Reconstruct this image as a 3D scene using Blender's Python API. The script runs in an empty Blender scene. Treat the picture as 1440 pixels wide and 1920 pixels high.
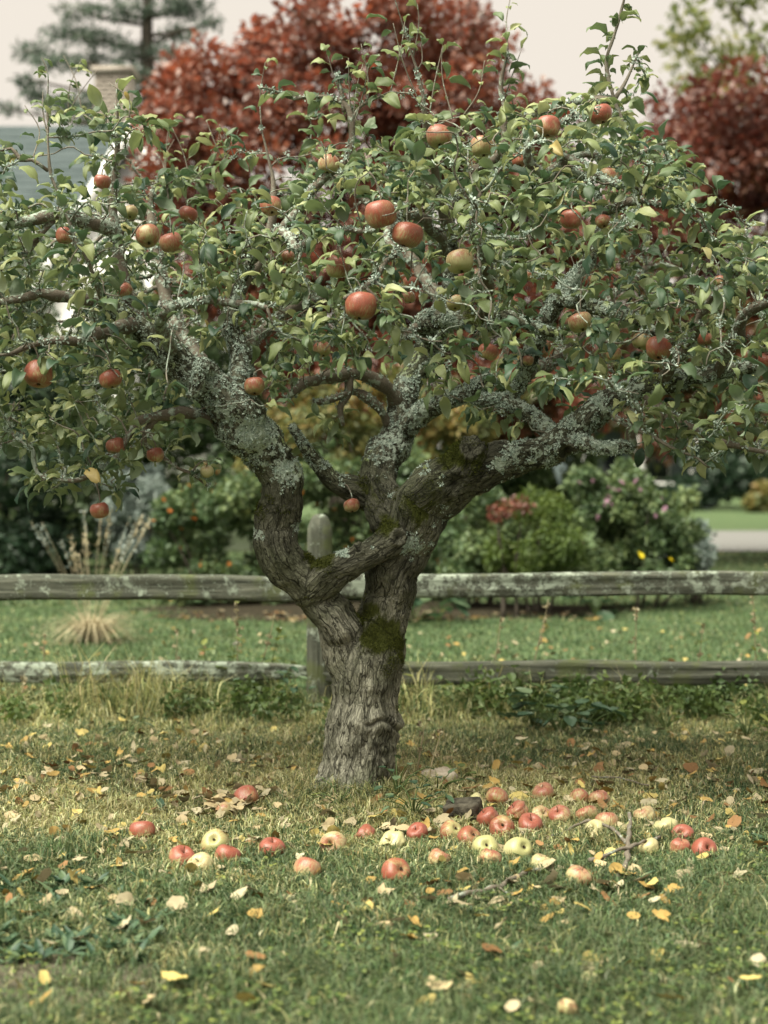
import bpy, math, random
import numpy as np
from mathutils import Vector, Matrix

# ------------------------------------------------------------------ camera, sky, sun, exposure
SC = bpy.context.scene
COL = SC.collection
R = math.radians
CAM_D, CAM_H, FPX, HOR = 5.22, 1.10, 2800.0, 900.0      # distance to the trunk, eye height, focal length and horizon of a 1440x1920 frame

cd = bpy.data.cameras.new('camera')
cam = bpy.data.objects.new('camera', cd); COL.objects.link(cam)
cam.location = (0, -CAM_D, CAM_H); cam.rotation_euler = (R(90), 0, 0)
cd.sensor_fit = 'VERTICAL'; cd.sensor_height = 56.0; cd.sensor_width = 42.0
cd.lens = FPX / 1920 * 56.0; cd.shift_y = -(960 - HOR) / 1920
cd.clip_start = 0.05; cd.clip_end = 1500
cd.dof.use_dof = True; cd.dof.focus_distance = 4.8; cd.dof.aperture_fstop = 3.3
SC.camera = cam

SUN_EL, SUN_AZ = 60.0, 232.0      # azimuth clockwise from +Y: behind the camera, to the left
W = bpy.data.worlds.new('World'); SC.world = W; W.use_nodes = True
nt = W.node_tree; nt.nodes.clear()
wo = nt.nodes.new('ShaderNodeOutputWorld'); bg = nt.nodes.new('ShaderNodeBackground')
sky = nt.nodes.new('ShaderNodeTexSky'); sky.sky_type = 'NISHITA'; sky.sun_disc = False
sky.sun_elevation = R(SUN_EL); sky.sun_rotation = R(SUN_AZ); sky.dust_density = 4.0; sky.air_density = 1.0
mx = nt.nodes.new('ShaderNodeMix'); mx.data_type = 'RGBA'; mx.inputs[0].default_value = 0.93
mx.inputs[7].default_value = (8.2, 7.45, 6.45, 1)      # high thin overcast: an even cream veil over the sky
nt.links.new(sky.outputs[0], mx.inputs[6]); nt.links.new(mx.outputs[2], bg.inputs[0])
bg.inputs[1].default_value = 0.053
nt.links.new(bg.outputs[0], wo.inputs[0])

sd = bpy.data.lights.new('sun', 'SUN'); sd.energy = 5.0; sd.angle = R(50); sd.color = (1.0, 0.975, 0.81)
sun = bpy.data.objects.new('sun', sd); COL.objects.link(sun)
az = R(SUN_AZ); el = R(SUN_EL)
sdir = Vector((math.sin(az) * math.cos(el), math.cos(az) * math.cos(el), math.sin(el)))
sun.rotation_euler = sdir.to_track_quat('Z', 'Y').to_euler(); sun.location = (-4, -6, 9)

SC.view_settings.view_transform = 'Standard'; SC.view_settings.look = 'None'
SC.view_settings.exposure = 1.13; SC.view_settings.gamma = 1.0; SC.view_settings.use_curve_mapping = False
SC.render.engine = 'CYCLES'
SC.cycles.max_bounces = 6; SC.cycles.diffuse_bounces = 3; SC.cycles.glossy_bounces = 2
SC.cycles.transmission_bounces = 4; SC.cycles.transparent_max_bounces = 4
SC.cycles.caustics_reflective = False; SC.cycles.caustics_refractive = False
SC.cycles.use_denoising = True
SC.cycles.denoiser = 'OPENIMAGEDENOISE'; SC.cycles.denoising_input_passes = 'RGB_ALBEDO_NORMAL'; SC.cycles.denoising_prefilter = 'ACCURATE'

# ------------------------------------------------------------------ helpers
rng = np.random.default_rng(7)
random.seed(7)

def P(px, py, d):
    """point seen at (px, py) of the 1440x1920 frame at distance d from the camera, in metres"""
    return np.array([(px - 720) / FPX * d, d - CAM_D, CAM_H + (HOR - py) / FPX * d])
def proj(V):
    V = np.asarray(V, float); d = V[..., 1] + CAM_D
    return 720 + V[..., 0] / d * FPX, HOR - (V[..., 2] - CAM_H) / d * FPX, d
def gd(py): return FPX * CAM_H / (py - HOR)          # distance of flat ground seen at row py
def G(px, py):
    d = gd(py); return np.array([(px - 720) / FPX * d, d - CAM_D, 0.0])

def hash3(i, j, k, s=0):
    h = (i.astype(np.int64) * 374761393 + j.astype(np.int64) * 668265263 + k.astype(np.int64) * 1274126177 + s * 974634541) & 0xffffffff
    h = ((h ^ (h >> 13)) * 1274126177) & 0xffffffff
    h = ((h ^ (h >> 16)) * 668265263) & 0xffffffff
    return ((h ^ (h >> 15)) & 0xffffff) / float(0xffffff)
def vnoise(Pt, s=0):
    Pt = np.asarray(Pt, float); f = np.floor(Pt); t = Pt - f; t = t * t * (3 - 2 * t); f = f.astype(np.int64)
    out = 0
    for a in (0, 1):
        for b in (0, 1):
            for c in (0, 1):
                w = (t[:, 0] if a else 1 - t[:, 0]) * (t[:, 1] if b else 1 - t[:, 1]) * (t[:, 2] if c else 1 - t[:, 2])
                out = out + w * hash3(f[:, 0] + a, f[:, 1] + b, f[:, 2] + c, s)
    return out
def fbm(Pt, o=3, s=0):
    Pt = np.asarray(Pt, float); a, t, n = 1.0, 0, 0
    for i in range(o):
        t = t + a * vnoise(Pt * 2 ** i + 13.7 * i, s + i); n += a; a *= .5
    return t / n
def n2(x, y, sc, s=0, o=3):
    x = np.atleast_1d(np.asarray(x, float)); y = np.atleast_1d(np.asarray(y, float))
    return fbm(np.stack([x / sc, y / sc, np.zeros_like(x) + .37], 1), o, s)
def vor_edge(Pt):
    f = np.floor(Pt).astype(np.int64); F1 = np.full(len(Pt), 9.0); F2 = np.full(len(Pt), 9.0)
    for a in (-1, 0, 1):
        for b in (-1, 0, 1):
            for c in (-1, 0, 1):
                i, j, k = f[:, 0] + a, f[:, 1] + b, f[:, 2] + c
                s = np.stack([i + hash3(i, j, k, 1), j + hash3(i, j, k, 2), k + hash3(i, j, k, 3)], 1)
                d = np.linalg.norm(s - Pt, axis=1)
                F2 = np.where(d < F1, F1, np.minimum(F2, d)); F1 = np.minimum(F1, d)
    return F2 - F1
def sstep(a, b, x):
    t = np.clip((x - a) / (b - a), 0, 1); return t * t * (3 - 2 * t)

def mk(name, V, tris=None, quads=None, attrs=None, mat=None, parent=None, smooth=True, link=True):
    me = bpy.data.meshes.new(name)
    V = np.asarray(V, np.float32).reshape(-1, 3)
    tris = np.zeros((0, 3), np.int32) if tris is None else np.asarray(tris, np.int32).reshape(-1, 3)
    quads = np.zeros((0, 4), np.int32) if quads is None else np.asarray(quads, np.int32).reshape(-1, 4)
    me.vertices.add(len(V)); me.vertices.foreach_set('co', V.ravel())
    loops = np.concatenate([tris.ravel(), quads.ravel()]).astype(np.int32)
    me.loops.add(len(loops)); me.loops.foreach_set('vertex_index', loops)
    st = np.concatenate([np.arange(len(tris)) * 3, len(tris) * 3 + np.arange(len(quads)) * 4]).astype(np.int32)
    me.polygons.add(len(st)); me.polygons.foreach_set('loop_start', st)
    if smooth: me.polygons.foreach_set('use_smooth', np.ones(len(st), bool))
    for k, a in (attrs or {}).items():
        a = np.asarray(a, np.float32)
        if a.ndim == 1:
            at = me.attributes.new(k, 'FLOAT', 'POINT'); at.data.foreach_set('value', a)
        elif a.shape[1] == 3:
            at = me.attributes.new(k, 'FLOAT_VECTOR', 'POINT'); at.data.foreach_set('vector', a.ravel())
    me.update(calc_edges=True); me.validate()
    if mat: me.materials.append(mat)
    if not link: return me
    return ob(name, me, parent)
def ob(name, data=None, parent=None, loc=None):
    o = bpy.data.objects.new(name, data); COL.objects.link(o)
    if parent is not None: o.parent = parent
    if loc is not None: o.location = loc
    return o
def tag(o, label=None, cat=None, group=None, kind=None):
    if label: o['label'] = label
    if cat: o['category'] = cat
    if group: o['group'] = group
    if kind: o['kind'] = kind
    return o
def thing(name, label, cat, loc=(0, 0, 0), group=None):
    o = ob(name, None, None, tuple(float(c) for c in loc)); o.empty_display_size = .05
    return tag(o, label, cat, group)

class Acc:
    """collects vertices, triangles, quads and point attributes for one mesh"""
    def __init__(s): s.V, s.T, s.Q, s.A, s.n = [], [], [], {}, 0
    def add(s, V, tris=None, quads=None, **at):
        V = np.asarray(V, float).reshape(-1, 3)
        if tris is not None and len(tris): s.T.append(np.asarray(tris) + s.n)
        if quads is not None and len(quads): s.Q.append(np.asarray(quads) + s.n)
        for k, a in at.items():
            a = np.asarray(a, float)
            s.A.setdefault(k, []).append(np.full(len(V), float(a)) if a.ndim == 0 else (np.tile(a, (len(V), 1)) if a.ndim == 1 and len(a) == 3 and len(V) != 3 else a))
        s.V.append(V); s.n += len(V)
    def mesh(s, name, mat, parent=None, smooth=True, link=True):
        V = np.concatenate(s.V) if s.V else np.zeros((0, 3))
        return mk(name, V, np.concatenate(s.T) if s.T else None, np.concatenate(s.Q) if s.Q else None,
                  {k: np.concatenate(a) for k, a in s.A.items()}, mat, parent, smooth, link)

def smoothpath(pts, rad, step):
    """Catmull-Rom through pts (with radii), resampled about every step metres"""
    pts = np.asarray(pts, float); rad = np.asarray(rad, float)
    X = np.column_stack([pts, rad])
    X = np.vstack([2 * X[0] - X[1], X, 2 * X[-1] - X[-2]]); out = []
    for i in range(1, len(X) - 2):
        p0, p1, p2, p3 = X[i - 1], X[i], X[i + 1], X[i + 2]
        n = max(2, int(np.linalg.norm((p2 - p1)[:3]) / step))
        for t in np.arange(n) / n:
            out.append(.5 * (2 * p1 + (p2 - p0) * t + (2 * p0 - 5 * p1 + 4 * p2 - p3) * t * t + (3 * p1 - p0 - 3 * p2 + p3) * t ** 3))
    out.append(X[-2]); out = np.array(out)
    return out[:, :3], np.maximum(out[:, 3], 1e-4)
def frames(path):
    T = np.gradient(path, axis=0); T /= np.linalg.norm(T, axis=1)[:, None] + 1e-12
    ref = np.array([0, -1, 0.]) if abs(T[0][1]) < .9 else np.array([1., 0, 0])
    N = [ref - T[0] * ref.dot(T[0])]; N[0] /= np.linalg.norm(N[0])
    for i in range(1, len(T)):
        n = N[-1] - T[i] * N[-1].dot(T[i]); N.append(n / (np.linalg.norm(n) + 1e-12))
    N = np.array(N); return T, N, np.cross(T, N)
def tube(path, rad, ns=8, lump=0.0, seed=0, cap=True):
    path = np.asarray(path, float); rad = np.asarray(rad, float); n = len(path)
    T, N, B = frames(path)
    a = np.arange(ns) / ns * 2 * math.pi
    rr = rad[:, None] * np.ones(ns)
    if lump:
        q = np.stack([np.cos(a)[None, :] * 1.3 + np.zeros((n, 1)), np.sin(a)[None, :] * 1.3 + np.zeros((n, 1)),
                      np.cumsum(np.r_[0, np.linalg.norm(np.diff(path, axis=0), axis=1)])[:, None] / (rad.mean() * 2.2) + 0 * a[None, :]], -1).reshape(-1, 3)
        rr = rr * (1 + lump * (fbm(q + seed * 7.1, 2, seed).reshape(n, ns) * 2 - 1))
    V = path[:, None, :] + rr[:, :, None] * (np.cos(a)[None, :, None] * N[:, None, :] + np.sin(a)[None, :, None] * B[:, None, :])
    V = V.reshape(-1, 3)
    i = np.arange(n - 1)[:, None] * ns; j = np.arange(ns)[None, :]; k = (j + 1) % ns
    Q = np.stack([i + j, i + k, i + ns + k, i + ns + j], -1).reshape(-1, 4)
    Tr = None
    if cap:
        V = np.vstack([V, path[0] - T[0] * rad[0] * .4, path[-1] + T[-1] * rad[-1] * .6]); m = n * ns
        jj = np.arange(ns); kk = (jj + 1) % ns
        Tr = np.vstack([np.stack([kk, jj, np.full(ns, m)], 1), np.stack([(n - 1) * ns + jj, (n - 1) * ns + kk, np.full(ns, m + 1)], 1)])
    return V, Tr, Q

# ------------------------------------------------------------------ node helpers
class NT:
    def __init__(s, name):
        s.m = bpy.data.materials.new(name); s.m.use_nodes = True; s.t = s.m.node_tree; s.t.nodes.clear()
        s.out = s.n('ShaderNodeOutputMaterial')
    def n(s, typ, **kw):
        x = s.t.nodes.new(typ)
        for k, v in kw.items(): setattr(x, k, v)
        return x
    def l(s, a, b): s.t.links.new(a, b)
    def put(s, sock, v):
        if isinstance(v, bpy.types.NodeSocket): s.l(v, sock)
        elif isinstance(v, (tuple, list)) and len(v) == 3 and sock.type == 'RGBA': sock.default_value = (*v, 1)
        else: sock.default_value = v
    def attr(s, name, out='Fac'): return s.n('ShaderNodeAttribute', attribute_name=name).outputs[out]
    def noise(s, scale, co=None, detail=3, rough=.6, dist=0):
        x = s.n('ShaderNodeTexNoise'); x.inputs['Scale'].default_value = scale; x.inputs['Detail'].default_value = detail
        x.inputs['Roughness'].default_value = rough; x.inputs['Distortion'].default_value = dist
        if co is not None: s.l(co, x.inputs['Vector'])
        return x.outputs[0]
    def vor(s, scale, co=None, feature='F1', out='Distance'):
        x = s.n('ShaderNodeTexVoronoi', feature=feature); x.inputs['Scale'].default_value = scale
        if co is not None: s.l(co, x.inputs['Vector'])
        return x.outputs[out]
    def co(s, which='Object', scale=None):
        o = s.n('ShaderNodeTexCoord').outputs[which]
        return s.map(o, scale) if scale else o
    def map(s, v, scale):
        mp = s.n('ShaderNodeMapping'); mp.inputs['Scale'].default_value = scale; s.l(v, mp.inputs['Vector']); return mp.outputs[0]
    def ramp(s, f, stops, interp='LINEAR'):
        r = s.n('ShaderNodeValToRGB'); e = r.color_ramp; e.interpolation = interp
        while len(e.elements) < len(stops): e.elements.new(.5)
        for q, (p, c) in zip(e.elements, stops):
            q.position = p; q.color = (*c, 1) if len(c) == 3 else c
        s.put(r.inputs[0], f); return r.outputs[0]
    def step(s, f, a, b):
        x = s.n('ShaderNodeMapRange', interpolation_type='SMOOTHSTEP'); s.put(x.inputs[0], f)
        x.inputs[1].default_value = a; x.inputs[2].default_value = b; return x.outputs[0]
    def mix(s, f, a, b, mode='MIX'):
        x = s.n('ShaderNodeMix', data_type='RGBA', blend_type=mode); s.put(x.inputs[0], f); s.put(x.inputs[6], a); s.put(x.inputs[7], b); return x.outputs[2]
    def m_(s, op, a, b=0.0):
        x = s.n('ShaderNodeMath', operation=op); s.put(x.inputs[0], a); s.put(x.inputs[1], b); return x.outputs[0]
    def hsv(s, c, h=.5, sa=1., v=1.):
        x = s.n('ShaderNodeHueSaturation'); s.put(x.inputs['Hue'], h); s.put(x.inputs['Saturation'], sa); s.put(x.inputs['Value'], v); s.put(x.inputs['Color'], c); return x.outputs[0]
    def bump(s, h, strength=.5, dist=.01):
        x = s.n('ShaderNodeBump'); x.inputs['Strength'].default_value = strength; x.inputs['Distance'].default_value = dist; s.l(h, x.inputs['Height']); return x.outputs[0]
    def bsdf(s, col, rough=.7, spec=.3, normal=None, **kw):
        x = s.n('ShaderNodeBsdfPrincipled'); s.put(x.inputs['Base Color'], col); s.put(x.inputs['Roughness'], rough)
        s.put(x.inputs['Specular IOR Level'], spec)
        if normal is not None: s.l(normal, x.inputs['Normal'])
        for k, v in kw.items(): s.put(x.inputs[k], v)
        return x.outputs[0]
    def done(s, sh): s.l(sh, s.out.inputs[0]); return s.m

def leafy(name, stops, back=None, trans=.3, rough=.5, spec=.35, tint='tint', objrand=0.0, tgain=1.15, objcol=False):
    """two-sided leaf: colour by the leaf's own tint, paler underside, some light through it"""
    s = NT(name); f = s.attr(tint)
    if objrand:
        f = s.m_('ADD', f, s.m_('MULTIPLY', s.m_('SUBTRACT', s.n('ShaderNodeObjectInfo').outputs['Random'], .5), objrand))
    c = s.ramp(f, stops)
    if objcol: c = s.hsv(s.n('ShaderNodeObjectInfo').outputs['Color'], v=s.m_('ADD', .8, s.m_('MULTIPLY', f, .4)))
    nz = s.noise(60 if not objcol else 45, s.co('Object'), 2)
    c = s.mix(.5, c, s.mix(nz, (.55, .55, .5), (1.25, 1.25, 1.2)), 'MULTIPLY') if not objcol else s.mix(s.step(nz, .55, .75), c, s.mix(.55, c, (.16, .08, .03)))
    c2 = s.mix(s.n('ShaderNodeNewGeometry').outputs['Backfacing'], c, s.mix(.6, c, back)) if back else c
    pb = s.bsdf(c2, rough, spec)
    tr = s.n('ShaderNodeBsdfTranslucent'); s.put(tr.inputs[0], s.hsv(c, .49, 1.1, tgain))
    ms = s.n('ShaderNodeMixShader'); ms.inputs[0].default_value = trans; s.l(pb, ms.inputs[1]); s.l(tr.outputs[0], ms.inputs[2])
    return s.done(ms.outputs[0])

# ------------------------------------------------------------------ materials
def m_bark():
    s = NT('apple_bark'); co = s.attr('bark', 'Vector'); ob_ = s.co('Object')
    n1 = s.noise(18, s.map(co, (1, 1, .3)), 5, .65); n2_ = s.noise(160, s.map(co, (1, 1, .45)), 3, .7); n3 = s.noise(5, ob_, 3)
    bark_tone = s.attr('bark_tone')          # paler bark on the lower bole, darker on the limbs
    c = s.mix(bark_tone, s.mix(s.step(n1, .3, .72), (.026, .026, .018), (.125, .123, .09)), s.mix(s.step(n1, .28, .72), (.082, .081, .058), (.32, .31, .243)))
    c = s.mix(s.m_('MULTIPLY', n2_, .6), c, s.hsv(c, .5, .8, 1.5))
    c = s.mix(s.m_('MULTIPLY', s.step(n3, .42, .62), .45), c, (.085, .098, .05))
    wv = s.n('ShaderNodeVectorMath', operation='ADD'); ns_ = s.n('ShaderNodeTexNoise'); ns_.inputs['Scale'].default_value = 30; ns_.inputs['Detail'].default_value = 3; s.l(s.map(co, (1, 1, .5)), ns_.inputs['Vector'])
    sc_ = s.n('ShaderNodeVectorMath', operation='SCALE'); s.l(ns_.outputs['Color'], sc_.inputs[0]); sc_.inputs[3].default_value = .022; s.l(co, wv.inputs[0]); s.l(sc_.outputs[0], wv.inputs[1])
    def ridge(sc, a, b):
        q = s.noise(1.0, s.map(wv.outputs[0], sc), 2, .5); q = s.m_('ABSOLUTE', s.m_('SUBTRACT', q, .5)); return s.step(q, a, b)
    v2 = s.vor(1.0, s.map(wv.outputs[0], (85, 85, 30)), 'DISTANCE_TO_EDGE')
    fis = s.m_('MAXIMUM', s.m_('MAXIMUM', ridge((36, 36, 9), .036, .008), s.m_('MULTIPLY', ridge((74, 74, 22), .045, .008), .6)), s.m_('MULTIPLY', s.step(v2, .10, .01), .42))
    crack = s.m_('MAXIMUM', fis, s.step(s.attr('crack'), .35, 1.0))
    c = s.mix(s.m_('MULTIPLY', crack, .85), c, (.012, .012, .008))
    moss = s.attr('moss'); mm = s.step(s.m_('ADD', moss, s.m_('MULTIPLY', s.m_('SUBTRACT', n1, .5), 1.5)), .42, .66)
    c = s.mix(mm, c, s.mix(n2_, (.014, .019, .004), (.07, .078, .016)))
    li = s.attr('lichen'); sp = s.noise(55, ob_, 4, .7)
    ll = s.step(s.m_('ADD', li, s.m_('MULTIPLY', s.m_('SUBTRACT', sp, .5), 1.6)), .52, .6)
    lc = s.mix(s.noise(220, ob_, 2), (.22, .27, .225), (.50, .57, .49)); lc = s.mix(s.step(n3, .55, .68), lc, (.30, .36, .13))
    c = s.mix(ll, c, lc)
    h = s.m_('ADD', s.m_('MULTIPLY', n1, .5), s.m_('ADD', s.m_('MULTIPLY', n2_, .5), s.m_('MULTIPLY', ll, .35)))
    h = s.m_('SUBTRACT', h, s.m_('MULTIPLY', fis, .8))
    return s.done(s.bsdf(c, .9, .15, s.bump(h, .9, .006)))
def m_twig():
    s = NT('apple_twig'); ob_ = s.co('Object')
    n = s.noise(30, ob_, 4, .7); n2_ = s.noise(160, ob_, 3)
    c = s.mix(n2_, (.055, .045, .035), (.20, .17, .135))
    young = s.attr('young'); c = s.mix(young, c, s.mix(n2_, (.11, .095, .075), (.27, .245, .205)))
    li = s.attr('lichen')
    l = s.step(s.m_('ADD', n, li), .54, .66)
    c = s.mix(l, c, s.mix(n2_, (.18, .22, .18), (.40, .455, .385)))
    return s.done(s.bsdf(c, .85, .2, s.bump(s.m_('ADD', n2_, l), .6, .004)))
def m_flake(name, a, b, spec=.1):
    s = NT(name); n = s.noise(300, s.co('Object'), 2)
    c = s.ramp(s.attr('tint'), [(0, a), (1, b)]); c = s.mix(.4, c, s.mix(n, (.6, .6, .6), (1.3, 1.3, 1.3)), 'MULTIPLY')
    return s.done(s.bsdf(c, .95, spec))
M = {}
M['bark'] = m_bark(); M['twig'] = m_twig()
M['lichen'] = m_flake('lichen_crust', (.17, .225, .19), (.47, .55, .485))
M['moss'] = m_flake('moss_green', (.012, .018, .003), (.105, .12, .022))
M['leaf'] = leafy('apple_leaf', [(0, (.018, .046, .030)), (.25, (.046, .086, .045)), (.55, (.12, .165, .072)), (.8, (.24, .275, .12)), (.97, (.38, .40, .21)), (1, (.38, .28, .10))],
                  back=(.34, .41, .29), trans=.28, rough=.5, spec=.4)
M['leaf_single'] = leafy('apple_leaf_single', [(0, (.018, .046, .030)), (.25, (.046, .086, .045)), (.55, (.12, .165, .072)), (.8, (.24, .275, .12)), (1, (.38, .40, .21))],
                  back=(.34, .41, .29), trans=.28, rough=.5, spec=.4, objrand=.8)

def m_apple():
    s = NT('apple_skin'); co = s.co('Object'); oi = s.n('ShaderNodeObjectInfo')
    rgb = s.n('ShaderNodeSeparateColor'); s.l(oi.outputs['Color'], rgb.inputs[0])
    redness, rot = rgb.outputs[0], rgb.outputs[1]
    off = s.n('ShaderNodeVectorMath', operation='SCALE'); cmb = s.n('ShaderNodeCombineXYZ'); 
    for k in range(3): s.l(oi.outputs['Random'], cmb.inputs[k])
    s.l(cmb.outputs[0], off.inputs[0]); off.inputs[3].default_value = 37.0
    ad = s.n('ShaderNodeVectorMath', operation='ADD'); s.l(co, ad.inputs[0]); s.l(off.outputs[0], ad.inputs[1]); v = ad.outputs[0]
    sx = s.n('ShaderNodeSeparateXYZ'); s.l(co, sx.inputs[0]); z = sx.outputs[2]        # apple built with radius 1
    an = s.m_('ARCTAN2', sx.outputs[1], sx.outputs[0])
    c3 = s.n('ShaderNodeCombineXYZ'); s.l(s.m_('MULTIPLY', an, 7.0), c3.inputs[0]); s.l(s.m_('MULTIPLY', z, .9), c3.inputs[1]); s.l(s.m_('MULTIPLY', oi.outputs['Random'], 50), c3.inputs[2])
    streak = s.step(s.noise(2.6, c3.outputs[0], 4, .75), .22, .78); blot = s.noise(.9, v, 2); fine = s.noise(26, v, 2)
    red = s.m_('ADD', s.m_('ADD', s.m_('MULTIPLY', streak, .75), s.m_('MULTIPLY', blot, 1.1)), s.m_('MULTIPLY', z, .28))
    red = s.step(s.m_('ADD', red, s.m_('SUBTRACT', s.m_('MULTIPLY', redness, 1.1), .80)), .48, 1.16)
    yel = s.mix(s.step(z, -.9, .2), (.25, .255, .095), (.36, .33, .17)); yel = s.mix(s.m_('MULTIPLY', blot, .5), yel, (.46, .44, .22))
    rd = s.mix(streak, (.12, .022, .014), (.30, .080, .044)); rd = s.mix(s.step(z, .1, .9), rd, s.mix(.4, rd, (.27, .085, .065)))
    c = s.mix(red, yel, rd)
    c = s.mix(s.m_('MULTIPLY', s.step(s.vor(11, v), .12, .05), .55), c, (.62, .50, .33))            # lenticels
    c = s.mix(s.m_('MULTIPLY', s.step(fine, .45, .7), .12), c, (.55, .42, .33))
    rt = s.step(s.m_('ADD', s.noise(1.5, v, 4, .7), s.m_('SUBTRACT', rot, .5)), .62, .72)
    c = s.mix(rt, c, s.mix(fine, (.11, .055, .025), (.30, .17, .085)))
    rough = s.m_('ADD', .36, s.m_('MULTIPLY', rt, .35))
    return s.done(s.bsdf(c, rough, .38, s.bump(s.m_('ADD', fine, s.m_('MULTIPLY', rt, -2.0)), .12, .03), **{'Coat Weight': .08, 'Coat Roughness': .35}))
M['apple'] = m_apple()
def plain(name, a, b, scale=40, rough=.85, spec=.2, bump=.4, detail=4):
    s = NT(name); n = s.noise(scale, s.co('Object'), detail, .65)
    return s.done(s.bsdf(s.mix(s.step(n, .25, .75), a, b), rough, spec, s.bump(n, bump, .01)))
M['stem'] = plain('apple_stem', (.05, .035, .018), (.14, .10, .05), 20)
M['calyx'] = plain('apple_calyx', (.03, .022, .014), (.10, .075, .045), 20)
M['fallen'] = leafy('fallen_leaf', [(0, (0, 0, 0)), (1, (1, 1, 1))], trans=.12, rough=.65, spec=.2, objcol=True, tgain=1.0)
def m_grass():
    s = NT('grass_blade'); c = s.attr('col', 'Color')
    pb = s.bsdf(c, .55, .3); tr = s.n('ShaderNodeBsdfTranslucent'); s.put(tr.inputs[0], s.hsv(c, .49, 1.1, 1.1))
    ms = s.n('ShaderNodeMixShader'); ms.inputs[0].default_value = .3; s.l(pb, ms.inputs[1]); s.l(tr.outputs[0], ms.inputs[2]); return s.done(ms.outputs[0])
M['grass'] = m_grass()
def m_ground():
    s = NT('lawn_soil'); co = s.co('Object')
    n = s.noise(22, co, 6, .75); n2_ = s.noise(2.2, co, 4); n3 = s.noise(140, co, 3)
    far = s.mix(n, (.045, .078, .035), (.105, .148, .068)); far = s.mix(s.m_('MULTIPLY', s.step(n2_, .5, .75), .6), far, s.mix(n, (.12, .13, .06), (.22, .22, .115)))
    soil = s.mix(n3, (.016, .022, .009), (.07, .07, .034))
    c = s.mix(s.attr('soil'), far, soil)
    c = s.mix(s.attr('dirt'), c, s.mix(n3, (.055, .05, .034), (.19, .17, .125)))
    return s.done(s.bsdf(c, .95, .1, s.bump(s.m_('ADD', n, n3), .7, .02)))
M['ground'] = m_ground()
M['mulch'] = plain('bark_mulch', (.012, .011, .007), (.045, .037, .024), 45, .95, .1, 1.0, 6)
M['asphalt'] = plain('pale_gravel', (.12, .12, .117), (.19, .187, .18), 30, .95, .1, .3)
def m_wood():
    s = NT('weathered_wood'); co = s.co('Object'); g = s.map(co, (1.2, 30, 30))
    g1 = s.noise(2.2, g, 5, .7, .4); big = s.noise(4, co, 3); sp = s.noise(17, co, 6, .8); sp2 = s.noise(7, co, 4)
    c = s.mix(s.step(g1, .3, .75), (.036, .041, .031), (.19, .195, .155)); c = s.mix(s.m_('MULTIPLY', s.step(big, .4, .7), .55), c, (.07, .075, .06))
    c = s.mix(s.m_('MULTIPLY', s.step(sp2, .5, .66), .65), c, (.10, .12, .045))
    lf = s.attr('lichen')
    l = s.step(s.m_('ADD', s.m_('ADD', sp, s.m_('MULTIPLY', big, .35)), s.m_('SUBTRACT', lf, .5)), .68, .80)
    c = s.mix(l, c, s.mix(sp2, (.20, .245, .19), (.42, .46, .385)))
    return s.done(s.bsdf(c, .9, .15, s.bump(s.m_('ADD', g1, s.m_('MULTIPLY', l, .5)), .8, .012)))
M['wood'] = m_wood()
M['block'] = plain('old_wood_block', (.02, .018, .014), (.10, .09, .07), 30, .95, .1, 1.0)
M['stone'] = plain('pale_stone', (.30, .25, .19), (.50, .44, .36), 30, .9, .2, .5)
M['trunk_dark'] = plain('dark_trunk', (.03, .026, .022), (.10, .085, .07), 14, .95, .1, 1.0)
M['white'] = plain('white_siding', (.62, .61, .60), (.72, .71, .70), 3, .6, .3, .1)
M['grey_paint'] = plain('grey_siding', (.10, .13, .14), (.15, .18, .19), 3, .7, .3, .1)
M['dark_win'] = plain('dark_glass', (.015, .018, .02), (.03, .035, .04), 2, .12, .5, .0)
M['roof'] = plain('slate_shingle', (.034, .050, .053), (.075, .096, .10), 1.6, .8, .3, .2)
M['brick'] = plain('chimney_brick', (.29, .25, .22), (.42, .37, .33), 5, .9, .1, .2)
M['mortar'] = plain('chimney_mortar', (.26, .23, .20), (.30, .27, .24), 5, .95, .1, .2)
M['maple'] = leafy('red_maple_leaf', [(0, (.085, .036, .027)), (.45, (.195, .074, .047)), (.8, (.30, .112, .062)), (.93, (.21, .14, .065)), (1, (.12, .13, .05))], trans=.36, rough=.42, spec=.8, tgain=1.6)
M['maple2'] = leafy('brown_maple_leaf', [(0, (.07, .029, .024)), (.45, (.15, .055, .04)), (.75, (.22, .082, .05)), (.9, (.16, .12, .055)), (1, (.11, .13, .05))], trans=.36, rough=.42, spec=.5, tgain=1.2)
M['yellowgreen'] = leafy('yellow_green_leaf', [(0, (.07, .10, .04)), (.5, (.14, .17, .06)), (1, (.30, .28, .10))], trans=.5, tgain=1.4)
M['pine'] = leafy('pine_needle', [(0, (.07, .105, .085)), (.6, (.13, .17, .135)), (1, (.21, .25, .18))], trans=.4, rough=.6)
M['hedge'] = leafy('dark_hedge_leaf', [(0, (.008, .02, .012)), (.6, (.022, .045, .025)), (1, (.05, .085, .045))], trans=.15)
M['silver'] = leafy('silver_leaf', [(0, (.10, .135, .13)), (.6, (.20, .25, .235)), (1, (.36, .40, .38))], trans=.2, rough=.65)
M['shrub'] = leafy('shrub_leaf', [(0, (.036, .072, .036)), (.5, (.09, .14, .062)), (.85, (.165, .215, .088)), (1, (.24, .27, .11))], trans=.28)
M['fresh'] = leafy('fresh_green_leaf', [(0, (.04, .075, .02)), (.5, (.09, .14, .035)), (1, (.17, .22, .055))], trans=.32)
M['autumn'] = leafy('autumn_leaf', [(0, (.06, .09, .035)), (.4, (.13, .15, .055)), (.75, (.26, .20, .07)), (1, (.34, .15, .055))], trans=.35)
M['blue_leaf'] = leafy('bluish_weed_leaf', [(0, (.025, .06, .035)), (.6, (.06, .11, .06)), (1, (.12, .17, .09))], trans=.2, rough=.5)
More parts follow.
